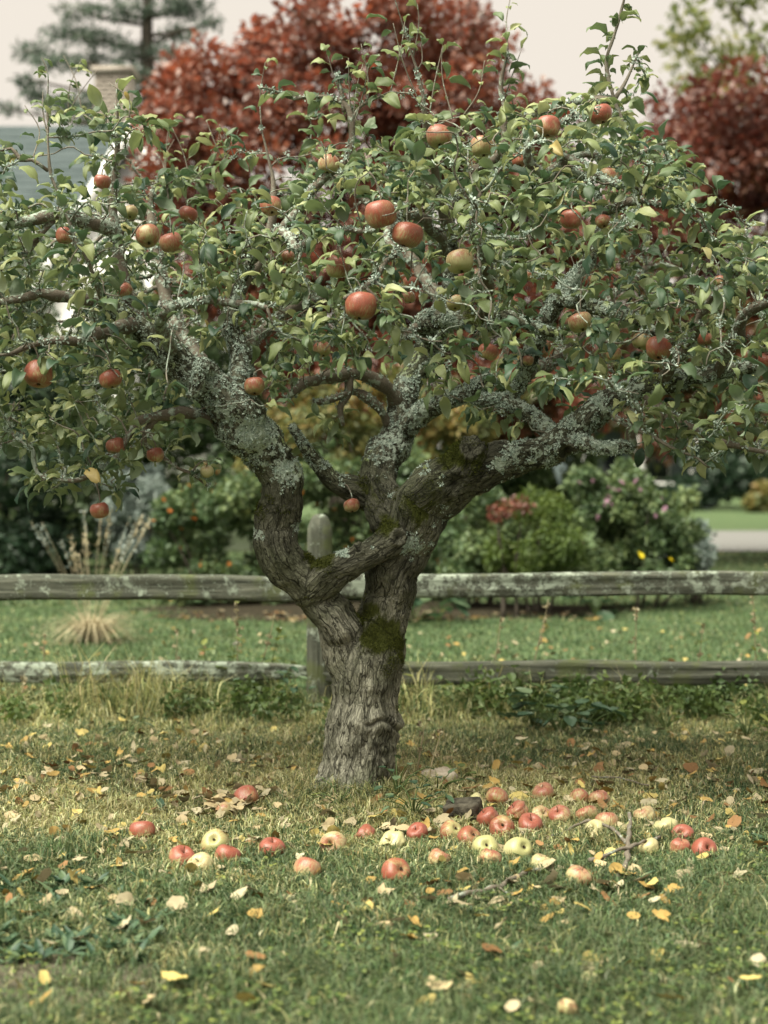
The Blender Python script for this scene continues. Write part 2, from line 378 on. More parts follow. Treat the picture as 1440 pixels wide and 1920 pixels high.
M['weed'] = leafy('weed_leaf', [(0, (.04, .08, .025)), (.6, (.11, .16, .05)), (1, (.24, .27, .07))], trans=.3)
M['drystalk'] = leafy('dry_stalk', [(0, (.14, .115, .065)), (.6, (.34, .29, .18)), (1, (.52, .46, .32))], trans=.15)
M['orange'] = leafy('orange_bloom', [(0, (.45, .13, .03)), (1, (.62, .26, .05))], trans=.2)
M['purple'] = leafy('mauve_bloom', [(0, (.26, .13, .20)), (1, (.46, .28, .38))], trans=.25)
M['yellow'] = leafy('yellow_bloom', [(0, (.75, .62, .03)), (1, (.85, .75, .06))], trans=.2)
M['blue'] = leafy('blue_bloom', [(0, (.12, .13, .42)), (1, (.22, .23, .55))], trans=.2)
M['whitefl'] = leafy('white_bloom', [(0, (.60, .58, .52)), (1, (.78, .76, .70))], trans=.2)

# ------------------------------------------------------------------ the ground
def gz(x, y):
    x = np.asarray(x, float); y = np.asarray(y, float); sh = x.shape
    near = np.exp(-((x / 6) ** 2 + (y / 6) ** 2)).ravel()
    z = (n2(x.ravel(), y.ravel(), .8, 5) - .5) * .045 * near
    rise = np.maximum(0, .025 * np.exp(-((x.ravel() + .1) ** 2 + y.ravel() ** 2) / .16))     # soil heaped at the bole
    return (z + rise).reshape(sh)
def gz1(x, y): return float(gz(np.array([x]), np.array([y]))[0])
def dirtmask(x, y):
    c = G(70, 1850); q = ((x - c[0] + .08) / .36) ** 2 + ((y - c[1]) / .24) ** 2
    return sstep(1.25, .35, q + (n2(x, y, .09, 9, 4) - .5) * 2.6)
def drymask(x, y):
    """0 fresh green, 1 straw-coloured"""
    a = np.exp(-(((x - .02) / 1.6) ** 2 + ((y - .0) / .7) ** 2)) * .80
    f = np.exp(-((y - 1.62) / .34) ** 2) * .62
    n = n2(x, y, .55, 11) ; m = n2(x, y, .14, 12)
    back = np.exp(-((y - 3.1) / .5) ** 2) * .28
    return np.clip(a + f + back + (n - .52) * 1.25 + (m - .5) * .8 + .20, 0, 1)
gx = np.unique(np.concatenate([np.linspace(-2.6, 2.6, 80), np.linspace(-8, 8, 33), np.linspace(-60, 60, 41), [-300, -150, 150, 300]]))
gy = np.unique(np.concatenate([np.linspace(-3, 4, 105), np.linspace(-8, 16, 61), np.linspace(16, 90, 30), [-40, -15, 150, 300, 600]]))
X, Y = np.meshgrid(gx, gy); nx, ny = len(gx), len(gy)
Z = gz(X, Y)
ii, jj = np.meshgrid(np.arange(nx - 1), np.arange(ny - 1)); b0 = (jj * nx + ii).ravel()
quads = np.stack([b0, b0 + 1, b0 + 1 + nx, b0 + nx], 1)
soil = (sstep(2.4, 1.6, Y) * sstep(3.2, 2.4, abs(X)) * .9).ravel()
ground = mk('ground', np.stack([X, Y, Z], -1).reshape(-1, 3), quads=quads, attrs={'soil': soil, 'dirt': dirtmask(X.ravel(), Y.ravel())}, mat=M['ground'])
tag(ground, 'green and straw coloured autumn lawn running back past the fence', kind='structure')

def sheet(name, outline, z, mat):
    V = np.array([(x, y, z) for x, y in outline], float); n = len(V)
    V = np.vstack([V, V.mean(0)]); T = [(i, (i + 1) % n, n) for i in range(n)]
    o = mk(name, V, tris=T, mat=mat, smooth=False); tag(o, kind='structure'); return o
# gravel drive beyond the flower bed, at the right
d0, d1 = 22.6, 31.5
xl = (1290 - 720) / FPX
dv = sheet('driveway', [(xl * d0 - .3, d0 - CAM_D), (xl * d0 + 3, d0 - CAM_D - .1), (22, d0 - CAM_D - .6), (22, d1 - CAM_D), (xl * d1 + 3, d1 - CAM_D), (xl * d1 - .5, d1 - CAM_D)], .03, M['asphalt'])
tag(dv, 'pale gravel drive beyond the flower bed at the right')
# mulched bed under the shrubs: uneven outline, low mound
def bed(name, cx, cy, rx, ry, h=.05):
    n, m = 40, 6; V = []; 
    for j in range(m + 1):
        for i in range(n):
            a = i / n * 2 * math.pi; q = j / m * (1 + .10 * math.sin(3 * a + 1) + .06 * math.sin(7 * a))
            V.append((cx + rx * q * math.cos(a), cy + ry * q * math.sin(a), .006 + h * (1 - (j / m) ** 2)))
    V = np.array(V); V[:, 2] += (fbm(V * np.array([6, 6, 1]), 2, 3) - .4) * .02; V[-n:, 2] = .004
    Q = [(j * n + i, j * n + (i + 1) % n, (j + 1) * n + (i + 1) % n, (j + 1) * n + i) for j in range(m) for i in range(n)]
    o = mk(name, V, quads=Q, mat=M['mulch']); return tag(o, 'dark bark mulch of the flower bed behind the fence', kind='structure')
bed('flower_bed', -.1, 7.3, 2.1, .95)

# ------------------------------------------------------------------ leaf clouds for shrubs and far trees
def cloud(name, blobs, n, size, mat, parent=None, seed=1, shell=.55, elong=1.5, up=.3, tintlo=0., tinthi=1., tfun=None, thin=0.0, kind='stuff', ts=.22):
    """many small folded leaves through the volume of the given ellipsoids (x, y, z, rx, ry, rz)"""
    r = np.random.default_rng(seed); B = np.asarray(blobs, float)
    w = B[:, 3] * B[:, 5] + B[:, 3] * B[:, 4]; pick = r.choice(len(B), n, p=w / w.sum())
    u = r.normal(size=(n, 3)); u /= np.linalg.norm(u, axis=1)[:, None]
    rad = shell + (1 - shell) * r.random(n) ** .6; rad *= 1 + r.normal(size=n) * .07
    C = B[pick, :3] + u * B[pick, 3:6] * rad[:, None]
    if thin > 0:
        keep = fbm(C / (B[:, 3:6].mean() * ts), 2, seed) > thin; C, u, pick = C[keep], u[keep], pick[keep]
    C = C[C[:, 2] > .02]; u = u[:len(C)]; n = len(C)
    d = r.normal(size=(n, 3)) + u[:n] * .8 + np.array([0, 0, -.2]); d /= np.linalg.norm(d, axis=1)[:, None]
    nn = r.normal(size=(n, 3)) + np.array([0, 0, up * 3]) + u[:n] * .6; s_ = np.cross(d, nn); s_ /= np.linalg.norm(s_, axis=1)[:, None] + 1e-9
    nn = np.cross(s_, d)
    L = size * (.6 + .8 * r.random(n)); w_ = L / elong
    p0 = C; p1 = C + d * (L * .45)[:, None] + s_ * (w_ * .5)[:, None] + nn * (L * .10)[:, None]
    p2 = C + d * L[:, None] - nn * (L * .12)[:, None]; p3 = C + d * (L * .45)[:, None] - s_ * (w_ * .5)[:, None] + nn * (L * .10)[:, None]
    V = np.stack([p0, p1, p2, p3], 1).reshape(-1, 3); i = np.arange(n) * 4
    T = np.concatenate([np.stack([i, i + 1, i + 2], 1), np.stack([i, i + 2, i + 3], 1)])
    t = tintlo + (tinthi - tintlo) * np.clip(.5 * r.random(n) + .75 * (fbm(C / (size * 5), 2, seed + 3) - .5) + .25, 0, 1)
    if tfun is not None: t = tfun(C, t)
    o = mk(name, V, tris=T, attrs={'tint': np.repeat(t, 4)}, mat=mat, parent=parent, smooth=False)
    if kind: o['kind'] = kind
    return o
def blobs_in(poly_px, d, n, rpx, seed, depth=1.0, rz=.8):
    """ellipsoids filling the outline poly_px (frame pixels) at distance d"""
    r = np.random.default_rng(seed); poly = np.array(poly_px, float); out = []
    lo, hi = poly.min(0), poly.max(0)
    while len(out) < n:
        p = lo + (hi - lo) * r.random(2)
        if inside(poly, p[None])[0]:
            dd = d + (r.random() - .5) * depth; c = P(p[0], p[1], dd); q = rpx * (.6 + .8 * r.random()) * dd / FPX
            out.append((*c, q, q, q * rz))
    return out
def inside(poly, Pq):
    x, y = Pq[:, 0], Pq[:, 1]; c = np.zeros(len(Pq), bool); n = len(poly)
    for i in range(n):
        x1, y1 = poly[i]; x2, y2 = poly[(i + 1) % n]
        c ^= ((y1 > y) != (y2 > y)) & (x < (x2 - x1) * (y - y1) / (y2 - y1 + 1e-12) + x1)
    return c
def simple_tree(name, label, base, blobs, trunk_r, n, size, mat, seed, limbs=9, group=None, **kw):
    base = np.array(base, float); t = thing(name, label, 'tree', base, group)
    B = np.array(blobs); top = B[:, :3].mean(0); r = np.random.default_rng(seed)
    hi = np.array([base[0] * .7 + top[0] * .3, base[1] * .7 + top[1] * .3, max(base[2] + .4, B[:, 2].min() * .8 + .2 * top[2])])
    tp, tr = smoothpath([base - [0, 0, .1], base * .6 + hi * .4 + r.normal(size=3) * trunk_r * .4, hi, top * [1, 1, 1]], [trunk_r * 1.3, trunk_r, trunk_r * .8, trunk_r * .25], .25)
    V, T, Q = tube(tp, tr, 9, .12, seed); mk('trunk', V - base, T, Q, mat=M['trunk_dark'], parent=t)
    for b in B[r.permutation(len(B))[:limbs]]:
        s0 = tp[int(len(tp) * (.45 + .45 * r.random()))]; mid = (s0 + b[:3]) / 2 + r.normal(size=3) * .1 * np.linalg.norm(b[:3] - s0)
        lp, lr = smoothpath([s0, mid, b[:3]], [trunk_r * .4, trunk_r * .25, trunk_r * .06], .25)
        V, T, Q = tube(lp, lr, 6, .1, seed); mk('limb', V - base, T, Q, mat=M['trunk_dark'], parent=t)
    B2 = B.copy(); B2[:, :3] -= base
    cloud('crown', B2, n, size, mat, t, seed, **kw); return t

# ------------------------------------------------------------------ the house, the chimney, the neighbour's porch
def box(acc, x0, x1, y0, y1, z0, z1):
    V = [(x, y, z) for z in (z0, z1) for y in (y0, y1) for x in (x0, x1)]
    acc.add(V, quads=[(0, 2, 3, 1), (4, 5, 7, 6), (0, 1, 5, 4), (2, 6, 7, 3), (0, 4, 6, 2), (1, 3, 7, 5)])
def prism(acc, poly_xz, y0, y1):
    n = len(poly_xz); V = [(x, y0, z) for x, z in poly_xz] + [(x, y1, z) for x, z in poly_xz]
    c = np.array(poly_xz).mean(0); V += [(c[0], y0, c[1]), (c[0], y1, c[1])]
    T = [(i, (i + 1) % n, 2 * n) for i in range(n)] + [(n + (i + 1) % n, n + i, 2 * n + 1) for i in range(n)]
    Q = [((i + 1) % n, i, n + i, n + (i + 1) % n) for i in range(n)]
    acc.add(V, tris=T, quads=Q)
def piece(name, fn, mat, parent, off=(0, 0, 0)):
    a = Acc(); fn(a); a.V = [v - np.array(off) for v in a.V]; return a.mesh(name, mat, parent, smooth=False)
def D(d): return d - CAM_D
hb = np.array([-5.0, D(23.0), 0.0])
house = thing('house', 'white house with a slate grey roof and steep gable behind the pine', 'house', hb)
piece('wall', lambda a: box(a, -13, -4.4, D(23.3), D(28.8), 0, 4.9), M['white'], house, hb)
for k in range(9):                                   # clapboards under the eave
    piece('clapboard', lambda a: box(a, -13, -5.2, D(23.265), D(23.298), 4.02 + k * .1, 4.02 + k * .1 + .088), M['white'], house, hb)
rz0, rz1, ry0, ry1 = 4.94, 7.25, D(22.9), D(26.0)
roof = piece('roof', lambda a: (a.add([(-13.4, ry0, rz0 - .02), (-4.2, ry0, rz0 - .02), (-4.2, ry1, rz1 - .02), (-13.4, ry1, rz1 - .02), (-13.4, D(29.1), rz0), (-4.2, D(29.1), rz0)],
       quads=[(0, 1, 2, 3), (3, 2, 5, 4)])), M['roof'], house, hb)
nC = 15
for k in range(nC):                                  # shingle courses, each lapped over the one below
    f0, f1 = k / nC, (k + 1.15) / nC; y0, z0 = ry0 + (ry1 - ry0) * f0, rz0 + (rz1 - rz0) * f0
    y1, z1 = ry0 + (ry1 - ry0) * min(1, f1), rz0 + (rz1 - rz0) * min(1, f1)
    def crs(a):
        V = []
        xs = np.linspace(-13.4, -4.2, 47)
        for i, x in enumerate(xs):
            j = .012 * math.sin(i * 12.9 + k * 4.1)
            V += [(x, y0 - .01, z0 + .005), (x, y0 - .01, z0 + .045 + j), (x, y1, z1 + .012)]
        Q = [q for i in range(46) for q in ((i * 3, i * 3 + 3, i * 3 + 4, i * 3 + 1), (i * 3 + 1, i * 3 + 4, i * 3 + 5, i * 3 + 2))]
        a.add(V, quads=Q)
    piece('shingle_course', crs, M['roof'], roof, (0, 0, 0)).location = -Vector(hb)
piece('gutter', lambda a: box(a, -13.4, -4.9, ry0 - .14, ry0 - .03, rz0 - .16, rz0 - .05), M['white'], house, hb)
ax, az_ = -3.86, 6.62; sl = 1.70; ez = 2.7; hw = (az_ - ez) / sl
piece('gable_wall', lambda a: prism(a, [(ax - hw + .15, 0), (ax + hw - .15, 0), (ax + hw - .15, ez), (ax, az_ - .26), (ax - hw + .15, ez)], D(22.9), D(23.25)), M['white'], house, hb)
for sgn in (-1, 1):
    th = .20
    prof = [(ax, az_), (ax, az_ - th * 2), (ax + sgn * hw, ez - th * 2), (ax + sgn * hw, ez)]
    piece('gable_roof', lambda a: prism(a, prof, D(22.75), D(26.5)), M['roof'], house, hb)
    prof2 = [(ax, az_ + .02), (ax, az_ - th * 2.1), (ax + sgn * (hw + .02), ez - th * 2.1), (ax + sgn * (hw + .02), ez + .02)]
    piece('rake_board', lambda a: prism(a, prof2, D(22.69), D(22.745)), M['white'], house, hb)
# chimney with its bricks
cx0, cx1, cy0, cy1, ctop = -5.10, -4.46, D(26.3), D(26.95), 8.28
chim = piece('chimney', lambda a: box(a, cx0 + .02, cx1 - .02, cy0 + .02, cy1 - .02, 5.5, ctop), M['mortar'], house, hb)
piece('chimney_cap', lambda a: box(a, cx0 - .05, cx1 + .05, cy0 - .05, cy1 + .05, ctop, ctop + .10), M['brick'], chim, hb * 0).location = -Vector(hb)
bme = {}
row, z = 0, 6.5
while z < ctop - .05:
    xs = [cx0, cx0 + .21, cx0 + .425, cx1] if row % 2 else [cx0, cx0 + .105, cx0 + .32, cx0 + .53, cx1]
    for xa, xb in zip(xs[:-1], xs[1:]):
        w = round(xb - xa - .012, 4)
        if w not in bme:
            a = Acc(); box(a, 0, w, 0, .1, 0, .062); bme[w] = a.mesh('brick', M['brick'], link=False, smooth=False)
        o = ob('brick', bme[w], chim, (xa - hb[0], cy0 - hb[1] + rng.uniform(0, .006), z)); 
    z += .075; row += 1

nb = np.array([8.6, D(60), 0.])
nh = thing('porch_house', 'distant grey house with white porch posts beyond the drive', 'house', nb)
piece('wall', lambda a: box(a, 6.8, 13.5, D(60.5), D(66), 0, 3.3), M['grey_paint'], nh, nb)
piece('roof', lambda a: prism(a, [(6.3, 3.25), (14.2, 3.25), (13.5, 5.0), (7.2, 5.0)], D(58.2), D(67)), M['roof'], nh, nb)
for x in (7.6, 9.9, 12.0):
    piece('porch_post', lambda a: box(a, x, x + .32, D(58.5), D(58.8), 0, 3.2), M['white'], nh, nb)
piece('door', lambda a: box(a, 8.9, 9.6, D(60.44), D(60.49), 0, 2.3), M['dark_win'], nh, nb)
for x in (10.6, 12.5):
    w = piece('window', lambda a: box(a, x - .06, x + .96, D(60.42), D(60.49), 1.1, 2.7), M['white'], nh, nb)
    piece('pane', lambda a: box(a, x, x + .9, D(60.40), D(60.43), 1.16, 2.64), M['dark_win'], w, nb)
piece('porch_rail', lambda a: box(a, 9.9, 13.4, D(58.55), D(58.7), .9, 1.0), M['white'], nh, nb)

# ------------------------------------------------------------------ trees and shrubs behind the fence
maple_poly = [(275, 420), (285, 300), (300, 205), (335, 120), (420, 85), (480, 35), (560, 0), (700, -10), (840, 0), (900, 40), (950, 95), (1000, 140), (1022, 200),
              (1040, 310), (1110, 380), (1130, 600), (1110, 800), (600, 790), (520, 700), (440, 600), (330, 520)]
simple_tree('red_maple', 'broad dark red maple rising behind the middle of the apple tree', np.array([-.45, D(17.2), 0]),
            blobs_in(maple_poly, 17.0, 380, 50, 21, 2.2), .16, 84000, .10, M['maple'], 22, limbs=14, shell=.2, up=.15, thin=.35, ts=.3,
            tfun=lambda C, t: np.clip(t - .08 + .5 * sstep(.62, .75, fbm(C / .55, 2, 77)) * (C[:, 2] < 3.9), 0, 1))
red2 = [(1120, 520), (1165, 360), (1205, 260), (1260, 205), (1330, 180), (1400, 130), (1500, 110), (1700, 220), (1750, 600), (1560, 800), (1230, 830), (1120, 760)]
simple_tree('brown_red_maple', 'brownish red maple at the right edge below the yellow green tree', np.array([5.6, D(20.5), 0]),
            blobs_in(red2, 20.0, 210, 62, 31, 2.8), .16, 50000, .12, M['maple2'], 32, limbs=9, shell=.25, up=.2, thin=.30,
            tfun=lambda C, t: np.clip(t + .42 * sstep(5.2, 3.4, C[:, 2]) * (fbm(C / .6, 2, 5) > .47), 0, 1))
yg = [(1250, 50), (1262, -70), (1420, -160), (1650, -120), (1750, 60), (1700, 200), (1440, 215), (1330, 180), (1268, 130)]
simple_tree('yellow_green_tree', 'airy yellow green tree in the upper right corner', np.array([9.4, D(32), 0]),
            blobs_in(yg, 31.0, 30, 52, 41, 3.0), .2, 9500, .17, M['yellowgreen'], 42, limbs=16, shell=.1, up=.2, thin=.50, ts=.35)
# pine: trunk, tiered limbs, needle sprays
pd = 30.0; pb = np.array([*P(278, 0, pd)[:2], 0.])
pine = thing('pine_tree', 'grey green pine with layered boughs in the upper left', 'tree', pb)
tp, tr = smoothpath([pb - [0, 0, .1], P(276, 600, pd), P(280, 200, pd), P(276, 60, pd), P(282, -140, pd)], [.28, .24, .15, .12, .05], .4)
V, T, Q = tube(tp, tr, 9, .08, 3); mk('trunk', V - pb, T, Q, mat=M['trunk_dark'], parent=pine)
boughs = [(130, 62, 62, 20), (62, 98, 40, 20), (190, 72, 50, 17), (225, 18, 60, 16), (335, 14, 66, 18), (395, 42, 26, 9), (110, 116, 54, 14), (172, 116, 50, 15), (250, 96, 50, 16),
          (150, 20, 46, 12), (58, 150, 30, 9), (60, 176, 34, 10), (120, 196, 54, 14), (178, 182, 40, 12), (238, 134, 44, 13), (322, 96, 40, 11), (340, 60, 46, 10), (290, 160, 36, 9), (225, 158, 44, 10),
          (270, -30, 70, 18), (180, -40, 60, 16), (360, -40, 60, 16), (120, -60, 50, 14), (270, -100, 60, 22), (330, 190, 40, 12), (240, 205, 50, 12), (20, 205, 30, 10), (180, 225, 60, 12), (320, 240, 60, 14), (250, 270, 70, 14)]
PB = []
for k, (bx, by, rx, rz) in enumerate(boughs):
    dd = pd + rng.uniform(-1.2, 1.2); c = P(bx, by, dd); PB.append((*(c - pb), rx * pd / FPX, rx * .8 * pd / FPX, rz * pd / FPX * .9))
    s0 = P(279, by + 12 + abs(bx - 279) * .12, pd); lp, lr = smoothpath([s0, (s0 + c) / 2 - [0, 0, .05], c, c + (c - s0) * .12], [.05, .04, .022, .008], .3)
    V, T, Q = tube(lp, lr, 5); mk('limb', V - pb, T, Q, mat=M['trunk_dark'], parent=pine)
cloud('crown', PB, 14000, .16, M['pine'], pine, 51, shell=.1, elong=4.5, up=.1, thin=.47)

def shrub(name, label, poly, d, nb_, rpx, n, size, mat, seed, group=None, stems=6, cat='shrub', **kw):
    Bl = np.array(blobs_in(poly, d, nb_, rpx, seed, kw.pop('depth', .8))); Bl[:, 2] = np.maximum(Bl[:, 2], Bl[:, 5] * .6)
    base = np.array([Bl[:, 0].mean(), Bl[:, 1].mean(), 0]); t = thing(name, label, cat, base, group); Bl[:, :3] -= base
    r = np.random.default_rng(seed)
    for b in Bl[r.permutation(len(Bl))[:stems]]:
        p0 = np.array([b[0] * .5, b[1] * .5, -.03]); lp, lr = smoothpath([p0, (p0 + b[:3]) / 2 + r.normal(size=3) * .03, b[:3]], [.016, .011, .004], .1)
        V, T, Q = tube(lp, lr, 5); mk('stem', V, T, Q, mat=M['trunk_dark'], parent=t)
    cloud('foliage', Bl, n, size, mat, t, seed, **kw); return t, Bl
flower_me = {}
def flower_mesh(key, mat, n=7, seed=0):
    """small bloom: a ring of cupped petals round a centre"""
    if key in flower_me: return flower_me[key]
    a = Acc(); r = np.random.default_rng(seed)
    for ring, (q, lift) in enumerate(((1.0, .25), (.62, .55))):
        for i in range(n):
            t = (i + .5 * ring) / n * 2 * math.pi + r.normal() * .1; w = .42; L = q * (.85 + .3 * r.random())
            c, s_ = math.cos(t), math.sin(t); e = np.array([c, s_, 0]); f = np.array([-s_, c, 0])
            a.add([(0, 0, 0), e * L * .6 + f * w * q * .7 + [0, 0, lift * .5], e * L + [0, 0, lift], e * L * .6 - f * w * q * .7 + [0, 0, lift * .5]],
                  tris=[(0, 1, 2), (0, 2, 3)], tint=float(r.random()))
    flower_me[key] = a.mesh(key, mat, link=False, smooth=False); return flower_me[key]
def blooms(t, Bl, key, mat, n, size, seed, frontal=True, name='flower', pts=None):
    me = flower_mesh(key, mat); r = np.random.default_rng(seed)
    for i in range(n):
        if pts is not None: p = np.array(pts[i])
        else:
            b = Bl[r.integers(len(Bl))]; u = r.normal(size=3); u[1] = -abs(u[1]) - .4; u /= np.linalg.norm(u); p = b[:3] + u * b[3:6] * 1.02
        o = ob(name, me, t, tuple(p)); s_ = size * r.uniform(.7, 1.3); o.scale = (s_, s_, s_); o.rotation_euler = (r.uniform(.2, 1.5), r.uniform(-.5, .5), r.uniform(0, 6.28))

shrub('dark_evergreen', 'tall dark evergreen hedge at the left edge behind the fence', [(-420, 620), (-100, 560), (60, 570), (130, 640), (150, 800), (150, 900), (130, 1070), (-420, 1070)], 16.5, 80, 55, 19000, .10, M['hedge'], 61, depth=1.6, shell=.5, cat='hedge')
shrub('tall_green_shrub', 'tall mid green shrub standing before the white house wall', [(90, 1040), (100, 600), (200, 540), (330, 570), (470, 720), (520, 860), (500, 1030)], 19.0, 70, 50, 17000, .11, M['shrub'], 60, shell=.4, depth=1.4)
shrub('silver_shrub', 'silvery blue grey shrub between the dark hedge and the berry hedge', [(205, 1040), (195, 930), (215, 860), (250, 835), (290, 880), (305, 960), (300, 1050)], 16.0, 26, 26, 6500, .075, M['silver'], 62, shell=.3, thin=.2, elong=3)
t, Bl = shrub('berry_hedge', 'leafy green hedge dotted with orange blooms left of the trunk', [(300, 1110), (300, 960), (330, 900), (430, 880), (540, 885), (640, 900), (680, 1000), (680, 1110)], 12.9, 50, 34, 13500, .062, M['shrub'], 63, shell=.45)
blooms(t, Bl, 'orange_flower', M['orange'], 62, .026, 1)
t, Bl = shrub('middle_bush', 'green bush with orange blooms seen through the fork of the trunk', [(540, 1110), (540, 900), (600, 860), (760, 860), (830, 900), (830, 1110)], 13.4, 46, 34, 11000, .062, M['shrub'], 59, shell=.4)
blooms(t, Bl, 'orange_flower', M['orange'], 26, .026, 6)
t, Bl = shrub('leafy_bush', 'green bush with a few orange blooms just right of the trunk', [(800, 1090), (790, 950), (830, 910), (900, 905), (940, 940), (950, 1080)], 12.6, 26, 32, 7000, .06, M['shrub'], 64, shell=.45)
blooms(t, Bl, 'orange_flower', M['orange'], 16, .026, 2)
shrub('autumn_bush', 'tall yellow and orange autumn bush seen between the limbs', [(400, 900), (440, 830), (560, 760), (640, 700), (760, 690), (860, 740), (905, 810), (890, 900)], 14.6, 34, 36, 8500, .075, M['autumn'], 65, shell=.35)
t, Bl = shrub('fresh_bush', 'bright green feathery bush above the upper rail, right of centre', [(900, 1090), (930, 990), (975, 930), (1030, 925), (1075, 990), (1085, 1090)], 12.1, 34, 24, 8500, .05, M['fresh'], 66, shell=.15, elong=3, thin=.25)
shrub('back_border', 'mixed loose green shrubs between the trunk and the far porch', [(830, 960), (840, 840), (900, 790), (1020, 800), (1130, 850), (1150, 960)], 17.5, 46, 30, 9500, .085, M['shrub'], 58, shell=.3, thin=.25, tfun=lambda C, t_: t_)
t, Bl = shrub('red_leaved_plant', 'small red leaved plant beside the bright green bush', [(925, 980), (940, 940), (990, 935), (1005, 975)], 12.0, 9, 15, 300, .045, M['maple2'], 67, stems=3)
t, Bl = shrub('mauve_flower_bush', 'large bush with mauve flower heads right of the green bush', [(1040, 1090), (1050, 960), (1080, 900), (1120, 875), (1190, 885), (1230, 905), (1290, 930), (1310, 1010), (1320, 1090)], 12.7, 80, 22, 14000, .06, M['shrub'], 68, shell=.15, up=.2, thin=.32, elong=2.0)
base = np.array(t.location)
pts = [P(a, b, 12.15) - base for a, b in ((1142, 914), (1150, 918), (1160, 920), (1138, 940), (1133, 948), (1146, 946), (1193, 903), (1200, 918), (1122, 970), (1240, 935), (1247, 955), (1228, 967), (1165, 905), (1142, 932), (1085, 905), (1112, 902), (1090, 1018))]
blooms(t, Bl, 'mauve_flower', M['purple'], len(pts), .028, 3, pts=pts, name='flower_head')
pts = [P(a, b, 12.0) - base for a, b in ((1201, 1042), (1257, 1050))]
blooms(t, Bl, 'yellow_flower', M['yellow'], 2, .032, 4, pts=pts)
shrub('loose_border_plants', 'loose grey green border plants where the drive meets the flower bed', [(1270, 1085), (1270, 990), (1300, 960), (1330, 1000), (1345, 1080)], 13.2, 16, 22, 2600, .05, M['silver'], 69, shell=.2, thin=.3)
shrub('far_dark_hedge', 'very dark hedge beyond the pale drive at the right edge', [(1285, 940), (1290, 860), (1330, 800), (1420, 770), (1900, 760), (1950, 950), (1310, 952)], 55.0, 50, 45, 9000, .34, M['hedge'], 70, depth=4, shell=.5, cat='hedge')
shrub('yellowing_shrub', 'small yellowing shrub against the dark hedge at the right edge', [(1408, 955), (1405, 925), (1430, 905), (1470, 920), (1480, 955)], 50.0, 10, 14, 900, .22, M['autumn'], 71)
Bw = [(x, D(95) + rng.uniform(-6, 6), rng.uniform(1, 5), rng.uniform(3, 6), 3, rng.uniform(2.5, 4.5)) for x in np.linspace(-62, 62, 44)]
tag(cloud('far_woods', Bw, 14000, 1.2, M['shrub'], None, 72, shell=.4), 'far band of woodland closing the view behind the gardens', 'woodland')
# house-side conical shrubs
for k, (px, d) in enumerate(((8, 20.5), (66, 21.0))):
    top = P(px, 470 + 10 * k, d); Bl = [(0, 0, z, .75 * (1 - z / (top[2] + .4)) + .12, .6, .3) for z in np.arange(.4, top[2], .22)]
    t = thing('conical_evergreen', ('narrow green evergreen against the white house wall, at the left edge', 'narrow green evergreen against the white house wall, second from the left edge')[k], 'tree', (top[0], top[1], 0), 'evergreens by the house')
    V, T, Q = tube([(0, 0, -.05), (0, 0, top[2] * .9)], [.08, .02], 7); mk('trunk', V, T, Q, mat=M['trunk_dark'], parent=t)
    cloud('crown', Bl, 3000, .09, M['shrub'], t, 73 + k, shell=.5)

# broad-leaved plants in the bed and clumps of ornamental grass
def blade_fan(acc, base, n, L, w, spread, droop, r, tlo=0., thi=1., up=1.0, seg=6, taper=True):
    """arching strap leaves from one crown"""
    for i in range(n):
        a = r.uniform(0, 6.283); l = L * r.uniform(.55, 1.1); sp = spread * r.uniform(.2, 1.1); e = np.array([math.cos(a), math.sin(a), 0]); f = np.array([-e[1], e[0], 0])
        t = np.linspace(0, 1, seg); p = base + e[None] * (r.uniform(0, .04) + sp * l * t ** 1.1)[:, None] + np.array([0, 0, 1.])[None] * (up * l * (t - droop * r.uniform(.6, 1.2) * t ** 2.2))[:, None]
        p[:, 2] = np.maximum(p[:, 2], .01); p += r.normal(size=3) * .01
        ww = w * r.uniform(.7, 1.2) * (1 - t ** 2 * .92 if taper else np.sin(np.pi * np.clip(t, .04, .97)) ** .7)
        V = np.concatenate([p - f * ww[:, None] / 2, p + f * ww[:, None] / 2]); k = np.arange(seg - 1)
        acc.add(V, quads=np.stack([k, k + 1, seg + k + 1, seg + k], 1), tint=float(r.uniform(tlo, thi)))
r = np.random.default_rng(81)
ogb = np.array([*G(172, 1204)[:2], 0.])
og = thing('ornamental_grass', 'straw coloured arching ornamental grass clump behind the upper rail', 'grass clump', ogb)
a = Acc(); blade_fan(a, np.zeros(3), 520, .62, .007, .75, .98, r, .35, 1.0, .75, 7); a.mesh('blade_tuft', M['drystalk'], og)['kind'] = 'stuff'
for i in range(20):
    an = r.uniform(-1.25, 1.25); l = r.uniform(.62, 1.0); tip = np.array([math.sin(an) * l * .48, r.uniform(-.25, .25), l * .93])
    lp, lr = smoothpath([(0, 0, 0), tip * .5 + [0, 0, .05], tip], [.0018, .0015, .001], .12); a = Acc(); V, T, Q = tube(lp, lr, 4); a.add(V, T, Q, tint=.95)
    st = a.mesh('stalk', M['drystalk'], og); a = Acc(); dirv = (lp[-1] - lp[-3]); dirv /= np.linalg.norm(dirv)
    for q in range(16):
        c = lp[-1] - dirv * r.uniform(0, .2); e = r.normal(size=3) * .6 + dirv; e /= np.linalg.norm(e); f = np.cross(e, r.normal(size=3)); f /= np.linalg.norm(f)
        a.add([c, c + e * .022 + f * .005, c + e * .04, c + e * .022 - f * .005], tris=[(0, 1, 2), (0, 2, 3)], tint=float(r.uniform(.5, 1)))
    a.mesh('seed_head', M['silver'] if i % 2 else M['drystalk'], st, smooth=False)

